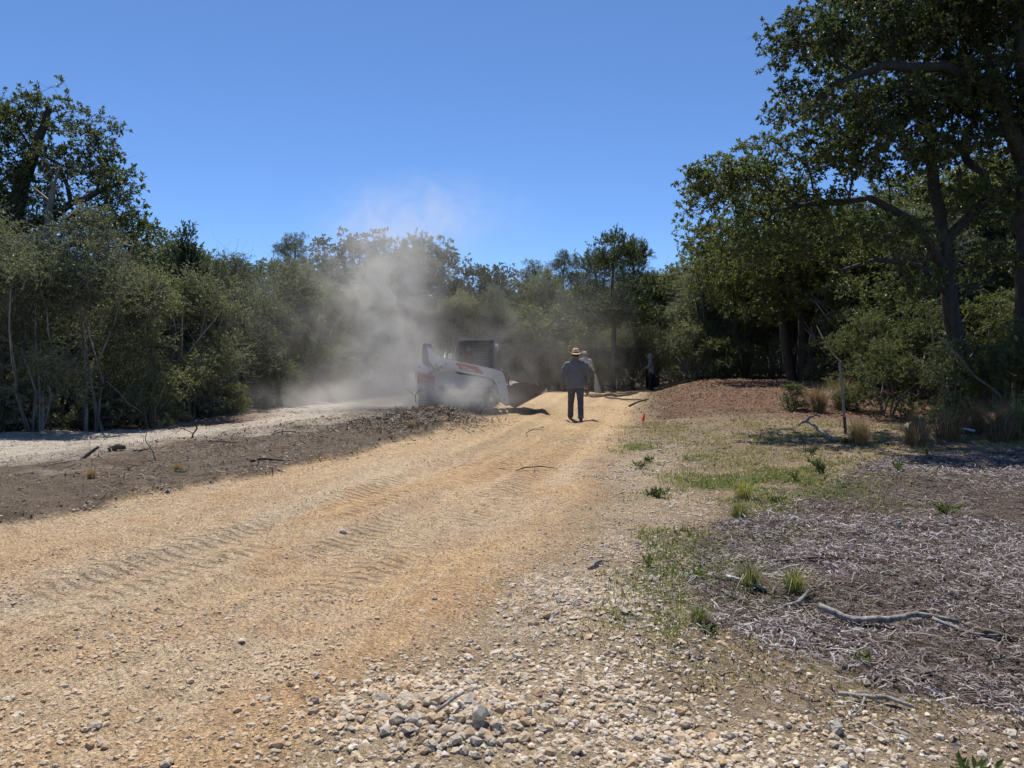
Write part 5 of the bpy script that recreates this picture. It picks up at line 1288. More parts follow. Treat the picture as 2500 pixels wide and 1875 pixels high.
    for sd, kn, an in ((-1, kneeL, ankL), (1, kneeR, ankR)):
        limb(m, [(sd * 0.09, 0, 0.90), tuple((np.array([sd * 0.09, 0, 0.90]) + kn) / 2), tuple(kn), tuple((kn + an) / 2), tuple(an - np.array([0, 0, 0.02]))], [0.105, 0.098, 0.080, 0.074, 0.072])
    add('trousers', fused(m, 'trousers', voxel * 1.6, 2, 0.010, 11.0), MAT[bottom], root)
    for sd, an in ((-1, ankL), (1, ankR)):
        m = MB(); limb(m, [tuple(an + np.array([0, -0.01, 0.06])), tuple(an + np.array([0, -0.012, -0.02])), tuple(an + np.array([0, -0.01, -0.04]))], [0.055, 0.055, 0.045])
        limb(m, [tuple(an + np.array([0, -0.03, -0.045])), tuple(an + np.array([0, 0.06, -0.045])), tuple(an + np.array([0, 0.17, -0.052]))], [0.042, 0.046, 0.034])
        m.box(an + np.array([0, 0.06, -0.077]), (0.085, 0.26, 0.018))
        add('boot', fused(m, 'boot', voxel * 1.4, 2), MAT['boot'], root)
    if cap:
        m = MB(); m.ell(head + np.array([0, -0.005, 0.045]), (0.095, 0.11, 0.10), 18, 10); m.ell(head + np.array([0, 0.12, 0.035]), (0.07, 0.07, 0.008), 14, 6)
        add('cap', m.mesh('cap', True), MAT['hood_grey'], root)
    if hat:
        # straw western hat: dished brim rolled up at both sides, pinched crown
        nr, na = 9, 48; V = []; Q = []
        hc = head + np.array([0, -0.005, 0.052])
        a = np.linspace(0, 2 * np.pi, na, endpoint=False)
        for lay_ in (0, 1):
            for i in range(nr):
                t = i / (nr - 1); rx_ = 0.085 + (0.205 - 0.085) * t; ry_ = 0.103 + (0.21 - 0.103) * t
                roll = np.abs(np.cos(a)) ** 2.2
                x = np.cos(a) * rx_ * (1 - 0.06 * roll * t); y = np.sin(a) * ry_
                z = 0.075 * roll * t ** 1.9 - 0.028 * np.abs(np.sin(a)) ** 2 * t ** 1.3 - lay_ * 0.006
                V.append(np.stack([x, y, z], 1) + hc)
        V = np.concatenate(V); o_ = nr * na
        for i in range(nr - 1):
            for j in range(na):
                j2 = (j + 1) % na; Q.append([i * na + j, i * na + j2, (i + 1) * na + j2, (i + 1) * na + j]); Q.append([o_ + i * na + j, o_ + (i + 1) * na + j, o_ + (i + 1) * na + j2, o_ + i * na + j2])
        for j in range(na):
            j2 = (j + 1) % na; e = (nr - 1) * na; Q.append([e + j, e + j2, o_ + e + j2, o_ + e + j])
        m = MB(); m.put(V, Q)
        ho = add('hat', m.mesh('hat', True), MAT['straw'], root)
        prof = [(0.0, 1.0), (0.04, 1.0), (0.075, 0.96), (0.105, 0.88), (0.125, 0.72), (0.132, 0.45), (0.122, 0.15), (0.112, 0.0)]
        V = []; Q = []
        for (z, sc_) in prof:
            pinch = (1 - 0.16 * smooth(0.07, 0.125, z) * np.cos(a) ** 2) if True else 1
            x = np.cos(a) * 0.088 * sc_ * pinch; y = np.sin(a) * 0.106 * sc_
            zz = z - 0.022 * smooth(0.10, 0.13, z) * (1 - np.abs(np.cos(a)) ** 0.5) + hc[2] * 0
            V.append(np.stack([x, y, zz + 0 * a], 1) + hc)
        V = np.concatenate(V)
        for i in range(len(prof) - 1):
            for j in range(na):
                j2 = (j + 1) % na; Q.append([i * na + j, i * na + j2, (i + 1) * na + j2, (i + 1) * na + j])
        m = MB(); m.put(V, Q); add('crown', m.mesh('crown', True), MAT['straw'], ho)
        m = MB(); V = np.concatenate([np.stack([np.cos(a) * 0.0905, np.sin(a) * 0.1085, 0 * a + z], 1) + hc for z in (0.0, 0.026)]); Q = [[j, (j + 1) % na, na + (j + 1) % na, na + j] for j in range(na)]
        m.put(V, Q); add('hat_band', m.mesh('hat_band', True), MAT['hat_band'], ho)
    root.scale = (k, k, k)
    return root

PX, PY = 1.57, 18.9
person((PX, PY, H1(PX, PY)), R(-3), 'man in a straw western hat, grey shirt and jeans walking away along the road', 1.74, stride=0.20, hat=True, voxel=0.0105, width=1.14,
       arms=dict(L=[(-0.232, 0, 1.42), (-0.325, -0.03, 1.14), (-0.345, 0.03, 0.90)], R=[(0.232, 0, 1.42), (0.305, 0.01, 1.15), (0.30, 0.10, 0.91)]))
PX, PY = 2.86, 30.2
person((PX, PY, H1(PX, PY)), R(-12), 'person in a pale cap and grey top half hidden behind the man in the hat', 1.72, top='hood_grey', bottom='black_cloth', stride=0.18, cap=True, voxel=0.014,
       arms=dict(L=[(-0.205, 0, 1.42), (-0.27, 0.0, 1.14), (-0.26, 0.12, 0.92)], R=[(0.205, 0, 1.42), (0.30, -0.03, 1.16), (0.38, 0.08, 0.95)]))
SKX, SKY = 2.86 + 0.40, 30.2 + 0.02
m = MB(); zt = H1(SKX, SKY) + 0.90
aa = np.linspace(0, 2 * np.pi, 26, endpoint=False); V = []
for i, (zz, rr) in enumerate(((0.0, 0.025), (-0.12, 0.05), (-0.35, 0.10), (-0.6, 0.15), (-0.80, 0.17))):
    wv = 1 + 0.22 * np.sin(aa * 5 + i * 0.5); V.append(np.stack([np.cos(aa) * rr * wv + 0.04 * i, np.sin(aa) * rr * 0.6 * wv, 0 * aa + zz], 1))
V = np.concatenate(V); Q = [[i * 26 + j, i * 26 + (j + 1) % 26, (i + 1) * 26 + (j + 1) % 26, (i + 1) * 26 + j] for i in range(4) for j in range(26)]
m.put(V, Q); so = add('white_sheet', m.mesh('white_sheet', True, attrs=dict(tint=np.full(130, 0.5))), MAT['sack']); so.location = (SKX, SKY, zt); so.scale = (0.7, 0.7, 0.95)
tag(so, 'white plastic sheet hanging from the hand of the person behind the man', 'sheet')
PX, PY = 5.72, 31.4
person((PX, PY, H1(PX, PY) - 0.05), R(75), 'hooded worker in grey and black standing at the bushes', 1.58, top='hood_dark', bottom='black_cloth', stride=0.04, hood=True, lean=0.10, voxel=0.014, width=0.98,
       arms=dict(L=[(-0.2, 0.04, 1.42), (-0.24, 0.10, 1.16), (-0.10, 0.28, 1.08)], R=[(0.2, 0.04, 1.42), (0.24, 0.10, 1.16), (0.10, 0.28, 1.08)]))
# operator in the cab
c5, s5 = math.cos(LYAW), math.sin(LYAW)
ox, oy = LOX + c5 * 0.20, LOY + s5 * 0.20
person((ox, oy, loader.location.z + 0.14), R(-90) + LYAW, 'operator in a red shirt seated in the loader cab', 1.62, top='red_cloth', bottom='jeans', seated=True, cap=True, voxel=0.014,
       arms=dict(L=[(-0.2, 0, 1.42), (-0.24, 0.08, 1.18), (-0.2, 0.30, 1.14)], R=[(0.2, 0, 1.42), (0.24, 0.08, 1.18), (0.2, 0.30, 1.14)]))

# ------------------------------------------------------------------ markers, stake, stones, sticks
def flag(x, y, h, label):
    z = H1(x, y); o = empty('marker_flag', (x, y, z)); tag(o, label, 'flag', 'red marker flags')
    m = MB(); m.tube([(0, 0, -0.05), (0.005, 0, h * 0.5), (0, 0.004, h)], 0.003, 6); add('wire', m.mesh('wire'), MAT['wire'], o)
    V = []; Q = []; nx, nz = 6, 5
    for th in (0, 1):
        for i in range(nx):
            for j in range(nz):
                u = i / (nx - 1); v = j / (nz - 1)
                V.append((u * 0.075 * (1 - 0.35 * (1 - v)) - 0.05 + 0.05 * v * (1 - u), 0.025 * math.sin(u * 5 + v * 2) + th * 0.002, h - 0.13 * (1 - v) - 0.05 * u * (1 - v)))
    for th in (0, 1):
        for i in range(nx - 1):
            for j in range(nz - 1):
                k = th * nx * nz + i * nz + j; Q.append([k, k + nz, k + nz + 1, k + 1])
    m = MB(); m.put(V, Q); add('pennant', m.mesh('pennant', True, attrs=dict(tint=np.full(len(V), 0.5))), MAT['flag_red'], o)
flag(2.93, 17.0, 0.22, 'bright red marker flag on a wire at the right road edge')
flag(-7.40, 15.9, 0.30, 'red marker flag at the foot of the left thicket')

sx0, sy0 = 6.55, 15.1
z0 = H1(sx0, sy0)
st = empty('wooden_stake', (sx0, sy0, z0)); tag(st, 'tall pale wooden stake with a dark foot leaning slightly left', 'stake')
m = MB(); m.tube([(0.0, 0, 0.30), (-0.05, 0, 0.9), (-0.11, 0.02, 1.42)], 0.026, 8); add('pole', m.mesh('pole', bevel=0.004), MAT['stake_wood'], st)
m = MB(); m.tube([(0.03, 0, -0.1), (0.02, 0, 0.1), (0.0, 0, 0.31)], 0.028, 8); add('foot', m.mesh('foot'), MAT['stake_dark'], st)
m = MB(); m.tube([(0.0, 0, 0.30), (-0.001, 0, 0.315), (-0.003, 0, 0.335)], 0.033, 10); add('collar', m.mesh('collar'), MAT['rust'], st)

def stick(pts, rad, mat, label, name='stick', branches=(), group=None, cat='stick', lift=0.0):
    """pts in plan/height above ground: (x,y,dz)"""
    base = np.array(pts[0]); z = H1(base[0], base[1])
    W = []
    for p in pts: W.append((p[0] - base[0], p[1] - base[1], H1(p[0], p[1]) - z + p[2] + lift))
    rad = np.broadcast_to(np.array(rad, float), (len(pts),)) if np.ndim(rad) == 0 or len(np.atleast_1d(rad)) == len(pts) else np.linspace(rad[0], rad[-1], len(pts))
    m = MB()
    def path(W_, r_):
        W_ = np.array(W_); t = np.linspace(0, len(W_) - 1, (len(W_) - 1) * 4 + 1)
        P = np.stack([np.interp(t, np.arange(len(W_)), W_[:, k]) for k in range(3)], 1)
        P[1:-1] = (P[:-2] + 2 * P[1:-1] + P[2:]) / 4
        rr = np.interp(t, np.arange(len(W_)), r_); rgx = np.random.default_rng(int(abs(W_[-1][0]) * 1e4) % 9999)
        rr = rr * (0.9 + 0.22 * rgx.random(len(rr)))
        m.tube(P + rgx.normal(size=P.shape) * rr[:, None] * 0.12, rr, 8)
    path(W, rad)
    for bp, br in branches:
        path([(p[0] - base[0], p[1] - base[1], H1(p[0], p[1]) - z + p[2]) for p in bp], np.linspace(br, br * 0.4, len(bp)))
    o = add(name, m.mesh(name, True), MAT[mat]); o.location = (base[0], base[1], z)
    tag(o, label, cat, group); return o

stick([(1.78, 4.42, 0.075), (1.93, 4.30, 0.035), (2.12, 4.27, 0.045), (2.30, 4.32, 0.055), (2.50, 4.25, 0.04)], [0.017, 0.019, 0.018, 0.015, 0.009], 'grey_stick', 'smooth weathered grey branch lying across the wood chips in front', 'branch', [([(2.36, 4.27, 0.04), (2.50, 4.12, 0.02), (2.62, 4.08, 0.03)], 0.012)], cat='branch')
stick([(2.56, 4.12, 0.03), (2.66, 4.08, 0.02), (2.74, 4.06, 0.015)], [0.016, 0.015, 0.008], 'brown_stick', 'short dark stump end at the tip of the grey branch')
stick([(1.42, 3.30, 0.03), (1.50, 3.27, 0.02), (1.60, 3.22, 0.025), (1.68, 3.16, 0.01)], [0.010, 0.011, 0.010, 0.006], 'grey_stick', 'short grey stick on the gravel below the grey branch', branches=[([(1.52, 3.26, 0.02), (1.45, 3.14, 0.015), (1.40, 3.10, 0.01)], 0.005)])
stick([(1.78, 3.45, 0.015), (1.92, 3.52, 0.02), (2.06, 3.58, 0.015)], [0.006, 0.008, 0.004], 'brown_stick', 'thin brown stick below the grey branch')
stick([(5.62, 13.2, 0.02), (5.58, 13.6, 0.10), (5.50, 13.95, 0.24), (5.42, 14.1, 0.32)], [0.026, 0.03, 0.027, 0.025], 'grey_stick', 'pale forked branch propped up left of the wooden stake', 'branch', [([(5.42, 14.1, 0.32), (5.52, 14.2, 0.38), (5.68, 14.3, 0.40), (5.80, 14.4, 0.35)], 0.024), ([(5.42, 14.08, 0.32), (5.34, 14.1, 0.29), (5.28, 14.15, 0.20)], 0.022)], cat='branch')
stick([(1.42, 5.02, 0.02), (1.54, 4.92, 0.03), (1.62, 4.84, 0.02)], [0.012, 0.014, 0.008], 'pale_stick', 'pale short branch piece at the edge of the wood chips')
stick([(1.62, 4.55, 0.02), (1.74, 4.60, 0.03), (1.84, 4.72, 0.06)], [0.012, 0.013, 0.01], 'grey_stick', 'grey splintered stick beside the grass tuft')
stick([(1.66, 5.55, 0.01), (1.9, 5.56, 0.03), (2.2, 5.62, 0.02), (2.45, 5.6, 0.01)], [0.006, 0.008, 0.008, 0.004], 'brown_stick', 'long thin twig lying along the chip edge')
stick([(0.55, 5.45, 0.01), (0.62, 5.55, 0.03), (0.66, 5.62, 0.02)], [0.014, 0.016, 0.012], 'grey_stick', 'small grey wood piece among the gravel')
stick([(-0.30, 3.02, 0.05), (-0.24, 3.10, 0.07), (-0.20, 3.17, 0.06)], [0.006, 0.008, 0.006], 'grey_stick', 'grey wood sliver lying on the stone pile')
# left side debris
stick([(-5.98, 10.6, 0.0), (-5.90, 10.65, 0.07), (-5.78, 10.7, 0.17)], [0.022, 0.026, 0.020], 'brown_stick', 'dark broken stub tilted up in the left debris')
stick([(-6.10, 11.6, 0.03), (-6.0, 11.6, 0.05), (-5.88, 11.65, 0.05)], [0.045, 0.05, 0.03], 'brown_stick', 'dark flat log piece on the sandy edge')
stick([(-4.90, 10.5, 0.0), (-4.93, 10.5, 0.14), (-5.06, 10.55, 0.27), (-5.05, 10.6, 0.38)], [0.010, 0.009, 0.007, 0.004], 'grey_stick', 'upright bare twig stuck in the left debris', branches=[([(-4.98, 10.52, 0.19), (-4.88, 10.5, 0.25), (-4.74, 10.5, 0.28)], 0.004), ([(-4.92, 10.5, 0.10), (-5.04, 10.5, 0.15), (-5.08, 10.5, 0.21)], 0.004)])
stick([(-5.48, 13.1, 0.0), (-5.46, 13.1, 0.11), (-5.38, 13.1, 0.20), (-5.42, 13.1, 0.30), (-5.36, 13.1, 0.36)], [0.015, 0.014, 0.013, 0.011, 0.006], 'brown_stick', 'crooked upright branch at the sandy strip', 'branch', [([(-5.45, 13.1, 0.12), (-5.66, 13.05, 0.2), (-5.82, 13.0, 0.28)], 0.007)], cat='branch')
stick([(-5.05, 12.5, 0.03), (-4.8, 12.5, 0.05), (-4.5, 12.55, 0.04)], [0.009, 0.011, 0.008], 'brown_stick', 'long brown stick lying along the debris below the crooked branch')
stick([(-3.62, 10.55, 0.02), (-3.48, 10.6, 0.04), (-3.32, 10.65, 0.04), (-3.2, 10.75, 0.03)], [0.017, 0.020, 0.018, 0.010], 'brown_stick', 'dark stick lying in the debris near the orange road edge')
stick([(-5.95, 9.7, 0.02), (-5.85, 9.8, 0.05), (-5.75, 10.0, 0.06), (-5.7, 10.2, 0.03)], [0.006, 0.008, 0.008, 0.003], 'grey_stick', 'thin pale twig lying in the debris at the left')
stick([(-5.52, 11.15, 0.04), (-5.42, 11.15, 0.04), (-5.32, 11.2, 0.07)], [0.013, 0.015, 0.008], 'brown_stick', 'short curved brown stick in the left debris')
stick([(-4.35, 14.0, 0.02), (-4.2, 14.0, 0.06), (-3.95, 14.0, 0.03)], [0.008, 0.010, 0.006], 'brown_stick', 'small bent stick on the sandy strip')
stick([(-2.0, 16.0, 0.35), (-2.02, 16.0, 0.52), (-1.9, 16.0, 0.68)], [0.006, 0.005, 0.003], 'brown_stick', 'thin twig standing on top of the raked heap', branches=[([(-2.0, 16.0, 0.48), (-2.15, 16, 0.58), (-2.25, 16, 0.6)], 0.004), ([(-1.95, 16, 0.6), (-1.8, 16, 0.62), (-1.72, 16, 0.7)], 0.003)])
# on the road
stick([(3.35, 27.5, 0.02), (3.9, 25.8, 0.05), (4.05, 24.4, 0.05), (4.1, 23.3, 0.03)], [0.03, 0.028, 0.022, 0.012], 'brown_stick', 'long dark branch lying from the workers towards the right road edge', 'branch', cat='branch')
stick([(3.45, 22.6, 0.03), (3.8, 22.9, 0.06), (4.15, 23.3, 0.10)], [0.03, 0.028, 0.02], 'brown_stick', 'dark hooked branch end on the road by the bank', 'branch', cat='branch')
stick([(2.75, 28.8, 0.02), (3.1, 28.6, 0.03), (3.5, 28.5, 0.03)], [0.03, 0.03, 0.02], 'brown_stick', 'dark pole lying at the feet of the person behind the man')
stick([(4.1, 29.3, 0.03), (4.4, 28.6, 0.05), (4.7, 28.4, 0.05)], [0.025, 0.025, 0.015], 'brown_stick', 'short dark branch behind the long one on the road')
stick([(0.30, 14.6, 0.01), (0.26, 14.9, 0.06), (0.44, 15.0, 0.10), (0.62, 15.1, 0.05)], [0.006, 0.008, 0.008, 0.004], 'brown_stick', 'thin bent twig on the road in front of the man')
stick([(0.05, 9.9, 0.01), (0.15, 10.0, 0.04), (0.4, 10.3, 0.05), (0.62, 10.35, 0.02)], [0.006, 0.009, 0.008, 0.004], 'brown_stick', 'small forked twig on the road among the track prints', branches=[([(0.15, 10.0, 0.03), (0.1, 10.2, 0.10)], 0.005), ([(0.3, 10.15, 0.04), (0.28, 9.85, 0.02)], 0.005)])

def rock(x, y, size, label, mat='white_rock', flat=0.6, seed=1, name='rock', dz=0.0):
    me = evaluated(raw_mesh('rock', STONE_VAR[seed % 14], [ICO_F]), [('SUBSURF', dict(levels=2, render_levels=2, subdivision_type='SIMPLE'))]); me.name = name
    n = len(me.vertices); co = np.zeros(n * 3, np.float32); me.vertices.foreach_get('co', co); co = co.reshape(-1, 3)
    co *= (0.8 + 0.4 * fbm(co[:, 0] * 2 + seed, co[:, 1] * 2 + co[:, 2] * 3, 1.6, 3))[:, None]
    q = np.random.default_rng(seed + 40)
    for _ in range(4):
        pl = unit(q.normal(size=3)); dd = co @ pl; lim = 0.62 + 0.2 * q.random(); co = np.where((dd > lim)[:, None], co - (dd - lim)[:, None] * pl[None, :], co).astype(np.float32)
    me.vertices.foreach_set('co', co.ravel()); me.update()
    o = add(name, me, MAT[mat]); o.location = (x, y, H1(x, y) + size * 0.2 + dz); o.scale = (size * 0.62, size * 0.5, size * flat * 0.62); o.rotation_euler = (0.1, 0.05, seed * 1.3)
    tag(o, label, 'rock'); return o
rock(7.95, 15.2, 0.34, 'large white rock in the dry grass right of the stake', flat=0.75, seed=3)
rock(-1.45, 6.55, 0.055, 'single pale stone on the orange road at the left', 'white_rock', 0.7, 5)
rock(-0.48, 4.72, 0.035, 'rounded pale stone in the middle of the road', 'white_rock', 0.9, 7)
rock(1.30, 3.95, 0.06, 'white stone beside the dark mulch edge', 'white_rock', 0.7, 9)
rock(1.28, 3.00, 0.065, 'pale cube-like stone on the lower gravel', 'white_rock', 0.9, 4)
rock(1.95, 2.95, 0.055, 'flat white stone at the lower right gravel', 'white_rock', 0.6, 6)
rock(-0.13, 3.02, 0.075, 'largest pale block in the stone pile', 'white_rock', 0.8, 8, dz=0.02)
rock(-0.92, 3.55, 0.04, 'rounded stone alone on the pink road dirt', 'white_rock', 0.8, 2)
# rusty comb-shaped rake head and blue pipe in the shade at the right
rk = empty('rake_head', (9.0, 15.2, H1(9.0, 15.2) + 0.06), R(4)); tag(rk, 'rusty toothed rake head lying in the grass by the big oak', 'rake')
m = MB(); m.tube([(-0.45, 0, 0), (0.45, 0, 0.02)], 0.014, 8); add('bar', m.mesh('bar'), MAT['rust'], rk)
m = MB(); m.tube([(0, 0, 0), (0.01, 0.02, 0.08), (0.0, 0.05, 0.13)], [0.009, 0.008, 0.004], 6); tm = m.mesh('tooth'); tm.materials.append(MAT['rust'])
for k in range(16):
    o = bpy.data.objects.new('tooth', tm); COL.objects.link(o); o.parent = rk; o.location = (-0.43 + k * 0.057, 0, 0.005)
m = MB(); m.tube([(0, 0, 0.0), (0.10, -0.14, 0.02), (0.2, -0.3, -0.01)], 0.025, 12); o = add('plastic_pipe', m.mesh('plastic_pipe', True), MAT['blue_plastic']); o.location = (8.62, 14.9, H1(8.62, 14.9) + 0.10)
tag(o, 'pale blue plastic pipe lying in the shade right of the white rock', 'pipe')

# ------------------------------------------------------------------ weeds and grass tufts
def weed_mesh(seed, n, ln, wd, spread, stems=7, hgt=0.2):
    rg = np.random.default_rng(seed); P = []; D = []; S = []
    for s in range(stems):
        a = rg.random() * 6.28; tip = np.array([math.cos(a) * spread * rg.random(), math.sin(a) * spread * rg.random(), hgt * (0.5 + 0.5 * rg.random())])
        for k in range(n // stems):
            t = 0.15 + 0.85 * rg.random(); p = tip * np.array([t, t, t ** 0.8]); P.append(p)
            d = unit(rg.normal(size=3) + np.array([math.cos(a), math.sin(a), 0.5])); D.append(d); S.append(ln * (0.6 + 0.6 * rg.random()))
    V, Q = quad_leaves(np.array(P), np.array(D), np.array(S), wd, rg, 0.9, 0.08)
    me = raw_mesh('leaves', V, [Q], False, dict(tint=np.repeat(rg.random(len(P)), 4))); me.materials.append(MAT['weed_leaf'])
    mb = MB()
    for s in range(stems):
        pass
    return me
def stems_mesh(seed, stems, spread, hgt):
    rg = np.random.default_rng(seed); mb = MB()
    for s in range(stems):
        a = rg.random() * 6.28; tip = np.array([math.cos(a) * spread * rg.random(), math.sin(a) * spread * rg.random(), hgt * (0.5 + 0.5 * rg.random())])
        mb.tube([(0, 0, -0.01), tuple(tip * np.array([0.5, 0.5, 0.57])), tuple(tip)], [0.004, 0.003, 0.0015], 5)
    me = mb.mesh('stem'); me.materials.append(MAT['weed_leaf'])
    a_ = me.attributes.new('tint', 'FLOAT', 'POINT'); a_.data.foreach_set('value', np.full(len(me.vertices), 0.3, np.float32)); return me
WEED = [(stems_mesh(k, 8, sp, hg), weed_mesh(k, n, ln, 0.2, sp, 8, hg)) for k, (n, ln, sp, hg) in enumerate(((110, 0.06, 0.16, 0.16), (220, 0.05, 0.22, 0.26), (90, 0.09, 0.2, 0.10)))]
weeds = [(3.95, 9.75, 1, 1.3, 'leafy green weed, largest one on the grey wood chips'), (3.45, 9.3, 1, 0.8, 'smaller green weed left of the largest weed on the chips'), (4.55, 11.6, 1, 1.0, 'green weed at the top edge of the chips in the tree shade'), (5.0, 9.9, 0, 1.1, 'small weed at the right side of the grey chips'),
         (4.1, 7.2, 0, 1.2, 'green weed near the right edge of the chips'), (1.95, 11.0, 2, 0.9, 'flat green weed on the sandy verge'), (1.55, 8.2, 2, 1.0, 'broad-leaved weed in the green grass patch'), (1.72, 10.3, 0, 1.0, 'bright weed by the verge in front of the flag'),
         (5.65, 13.0, 2, 1.0, 'green weed at the foot of the forked branch'), (1.05, 4.05, 2, 0.55, 'flat green weed on the gravel beside the chips'), (1.72, 3.75, 2, 0.55, 'flat green weed just below the grey branch'), (1.62, 2.66, 2, 0.7, 'green weed at the bottom edge of the gravel'),
         (1.25, 5.1, 2, 0.7, 'low weed at the left edge of the chips'), (0.98, 5.45, 0, 0.7, 'small leafy weed among the gravel and grass'), (2.75, 7.9, 0, 0.9, 'weed on the dry grass at the chip edge'), (6.35, 11.7, 1, 0.8, 'weed in the shade of the big oak')]
for i, (x, y, p, s, l) in enumerate(weeds): plant('weed', WEED[p], (x, y, H1(x, y)), i * 1.3, s * 0.72, l, 'weed', 'weeds', parts=('stem', 'leaves'))

def tuft(seed, n, ln, spread, mat):
    rg = np.random.default_rng(seed); a = rg.random(n) * 6.28; r = spread * rg.random(n) * 0.4
    le = np.abs(rg.normal(size=n)) * 0.55; L = ln * (0.5 + 0.6 * rg.random(n))
    out = np.stack([np.cos(a), np.sin(a), 0 * a], 1); side = np.stack([-np.sin(a), np.cos(a), 0 * a], 1); up = np.array([0, 0, 1.0])
    b_ = out * r[:, None] - up * 0.01; w = 0.0028 * (0.7 + 0.7 * rg.random(n))[:, None] * (ln / 0.3) ** 0.5
    m1 = b_ + out * (L * 0.3 * np.sin(le))[:, None] + up * (L * 0.55)[:, None]; t = b_ + out * (L * np.sin(le * 1.5))[:, None] + up * (L * np.maximum(np.cos(le * 1.3), 0.15))[:, None]
    V = np.stack([b_ - side * w, b_ + side * w, m1 + side * w * 0.8, m1 - side * w * 0.8, t], 1).reshape(-1, 3); k = (np.arange(n) * 5)[:, None]
    me = raw_mesh('blades', V, [k + np.array([0, 1, 2, 3]), k + np.array([3, 2, 4])], False, dict(tint=np.repeat(rg.random(n), 5))); me.materials.append(MAT[mat]); return me
TUFT = [tuft(1, 260, 0.28, 0.22, 'grass'), tuft(2, 420, 0.55, 0.4, 'dry_grass'), tuft(3, 500, 0.95, 0.5, 'dry_grass'), tuft(4, 420, 0.9, 0.5, 'grass')]
tufts = [(1.55, 4.95, 0, 0.75, 'green grass tuft at the edge of the chips'), (1.80, 4.85, 0, 0.7, 'yellow-green grass tuft right beside the splintered stick'), (1.05, 4.25, 0, 0.55, 'low grass tuft on the gravel'), (2.45, 8.1, 0, 0.9, 'grass tuft in the dry grass patch'), (2.15, 7.2, 0, 0.8, 'grass tuft at the chip boundary'),
         (5.9, 13.0, 1, 0.9, 'brown dry tuft near the stake foot'), (6.7, 12.7, 1, 1.0, 'brown tuft in front of the stake'), (7.2, 13.6, 1, 1.1, 'brown tuft below the white rock'), (7.9, 13.9, 1, 1.3, 'brushy brown tuft in front of the white rock'), (8.6, 13.5, 2, 0.9, 'tall brown grass under the big oak'), (9.2, 13.9, 3, 1.0, 'tall green grass at the right edge under the oak'), (9.6, 13.2, 3, 0.9, 'tall grass nearest to the right edge'), (9.9, 14.5, 3, 1.1, 'tall grass behind the right edge grass'), (7.2, 18.0, 2, 0.8, 'tall brown grass behind the stake'), (8.0, 18.6, 2, 0.9, 'brown grass clump by the dark bushes'), (9.0, 14.9, 2, 0.8, 'brown grass by the rake head'), (-1.95, 14.7, 1, 0.35, 'brown tuft on the raked heap'), (-4.2, 9.6, 1, 0.26, 'dry tuft in the left debris'), (-4.9, 8.9, 1, 0.28, 'dry tuft low in the left debris')]
for i, (x, y, p, s, l) in enumerate(tufts): plant('grass_tuft', (TUFT[p],), (x, y, H1(x, y)), i * 0.9, s, l, 'grass tuft', 'grass tufts', parts=('blades',))

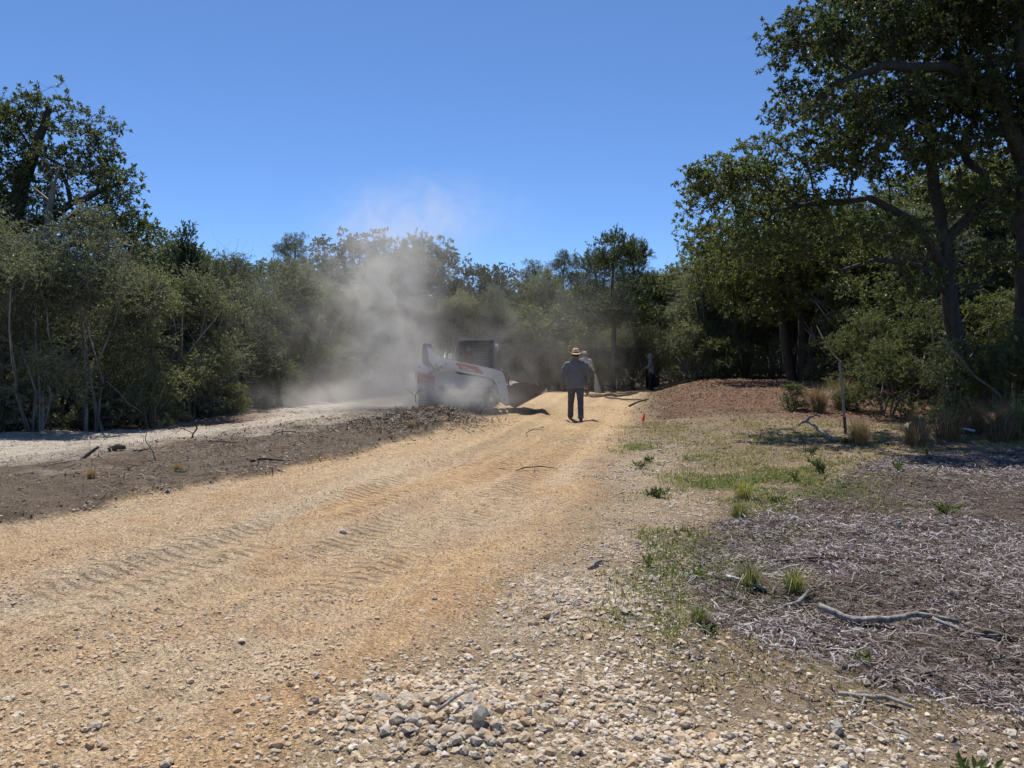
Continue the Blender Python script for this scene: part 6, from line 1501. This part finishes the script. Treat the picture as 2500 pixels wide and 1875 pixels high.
# ------------------------------------------------------------------ dust thrown up by the loader
def dust_material():
    m = bpy.data.materials.new('dust'); m.use_nodes = True; nt = m.node_tree; nt.nodes.clear(); L = nt.links
    out = nt.nodes.new('ShaderNodeOutputMaterial'); pv = nt.nodes.new('ShaderNodeVolumePrincipled')
    pv.inputs['Color'].default_value = (0.90, 0.875, 0.84, 1); pv.inputs['Anisotropy'].default_value = 0.25
    L.new(pv.outputs[0], out.inputs['Volume'])
    tc = nt.nodes.new('ShaderNodeTexCoord')
    tot = None
    for c, s, a in DUSTS:
        sub = nt.nodes.new('ShaderNodeVectorMath'); sub.operation = 'SUBTRACT'; sub.inputs[1].default_value = c; L.new(tc.outputs['Object'], sub.inputs[0])
        dv = nt.nodes.new('ShaderNodeVectorMath'); dv.operation = 'DIVIDE'; dv.inputs[1].default_value = s; L.new(sub.outputs[0], dv.inputs[0])
        dt = nt.nodes.new('ShaderNodeVectorMath'); dt.operation = 'DOT_PRODUCT'; L.new(dv.outputs[0], dt.inputs[0]); L.new(dv.outputs[0], dt.inputs[1])
        pw = nt.nodes.new('ShaderNodeMath'); pw.operation = 'POWER'; pw.inputs[0].default_value = math.exp(-1); L.new(dt.outputs['Value'], pw.inputs[1])
        mu = nt.nodes.new('ShaderNodeMath'); mu.operation = 'MULTIPLY_ADD'; mu.inputs[1].default_value = a; L.new(pw.outputs[0], mu.inputs[0])
        if tot is None: mu.inputs[2].default_value = 0
        else: L.new(tot, mu.inputs[2])
        tot = mu.outputs[0]
    n = nt.nodes.new('ShaderNodeTexNoise'); n.inputs['Scale'].default_value = 1.05; n.inputs['Detail'].default_value = 6; n.inputs['Roughness'].default_value = 0.62; n.inputs['Distortion'].default_value = 1.1
    L.new(tc.outputs['Object'], n.inputs['Vector'])
    mr = nt.nodes.new('ShaderNodeMapRange'); mr.inputs[1].default_value = 0.40; mr.inputs[2].default_value = 0.62; mr.inputs[3].default_value = 0.08; mr.inputs[4].default_value = 1.9; L.new(n.outputs[0], mr.inputs[0])
    mm = nt.nodes.new('ShaderNodeMath'); mm.operation = 'MULTIPLY'; L.new(tot, mm.inputs[0]); L.new(mr.outputs[0], mm.inputs[1])
    sb = nt.nodes.new('ShaderNodeMath'); sb.operation = 'SUBTRACT'; sb.inputs[1].default_value = 0.004; sb.use_clamp = False; L.new(mm.outputs[0], sb.inputs[0])
    mxn = nt.nodes.new('ShaderNodeMath'); mxn.operation = 'MAXIMUM'; mxn.inputs[1].default_value = 0.0; L.new(sb.outputs[0], mxn.inputs[0])
    L.new(mxn.outputs[0], pv.inputs['Density'])
    m.cycles.volume_sampling = 'MULTIPLE_IMPORTANCE' if hasattr(m.cycles, 'volume_sampling') else m.cycles.volume_sampling
    return m
DUSTS = [((-3.4, 22.0, 0.5), (1.5, 1.4, 0.65), 0.50), ((-3.6, 22.4, 2.0), (1.05, 1.2, 1.5), 0.42), ((-3.9, 22.9, 3.9), (1.30, 1.4, 1.4), 0.27), ((-3.1, 23.6, 5.4), (2.0, 1.6, 1.0), 0.12), ((-1.9, 24.0, 6.1), (2.2, 1.6, 0.8), 0.05),
         ((-1.55, 20.20, 0.45), (1.10, 0.42, 0.40), 2.4), ((-2.75, 20.25, 0.8), (0.7, 0.5, 0.65), 0.9), ((-2.3, 20.3, 1.5), (0.7, 0.5, 0.5), 0.35), ((-0.9, 20.5, 1.3), (0.9, 0.5, 0.6), 0.12), ((-4.8, 20.8, 0.35), (2.4, 1.6, 0.40), 0.22), ((-6.0, 22.5, 2.2), (3.2, 2.4, 2.0), 0.030), ((0.4, 25.3, 2.0), (3.6, 2.2, 2.2), 0.045)]
m = MB(); m.box((-3.1, 22.8, 4.15), (14.0, 9.2, 8.9))
dust = add('dust_cloud', m.mesh('dust_cloud'), dust_material())
tag(dust, 'grey plume of dust rising behind and around the loader', 'dust', kind='stuff')
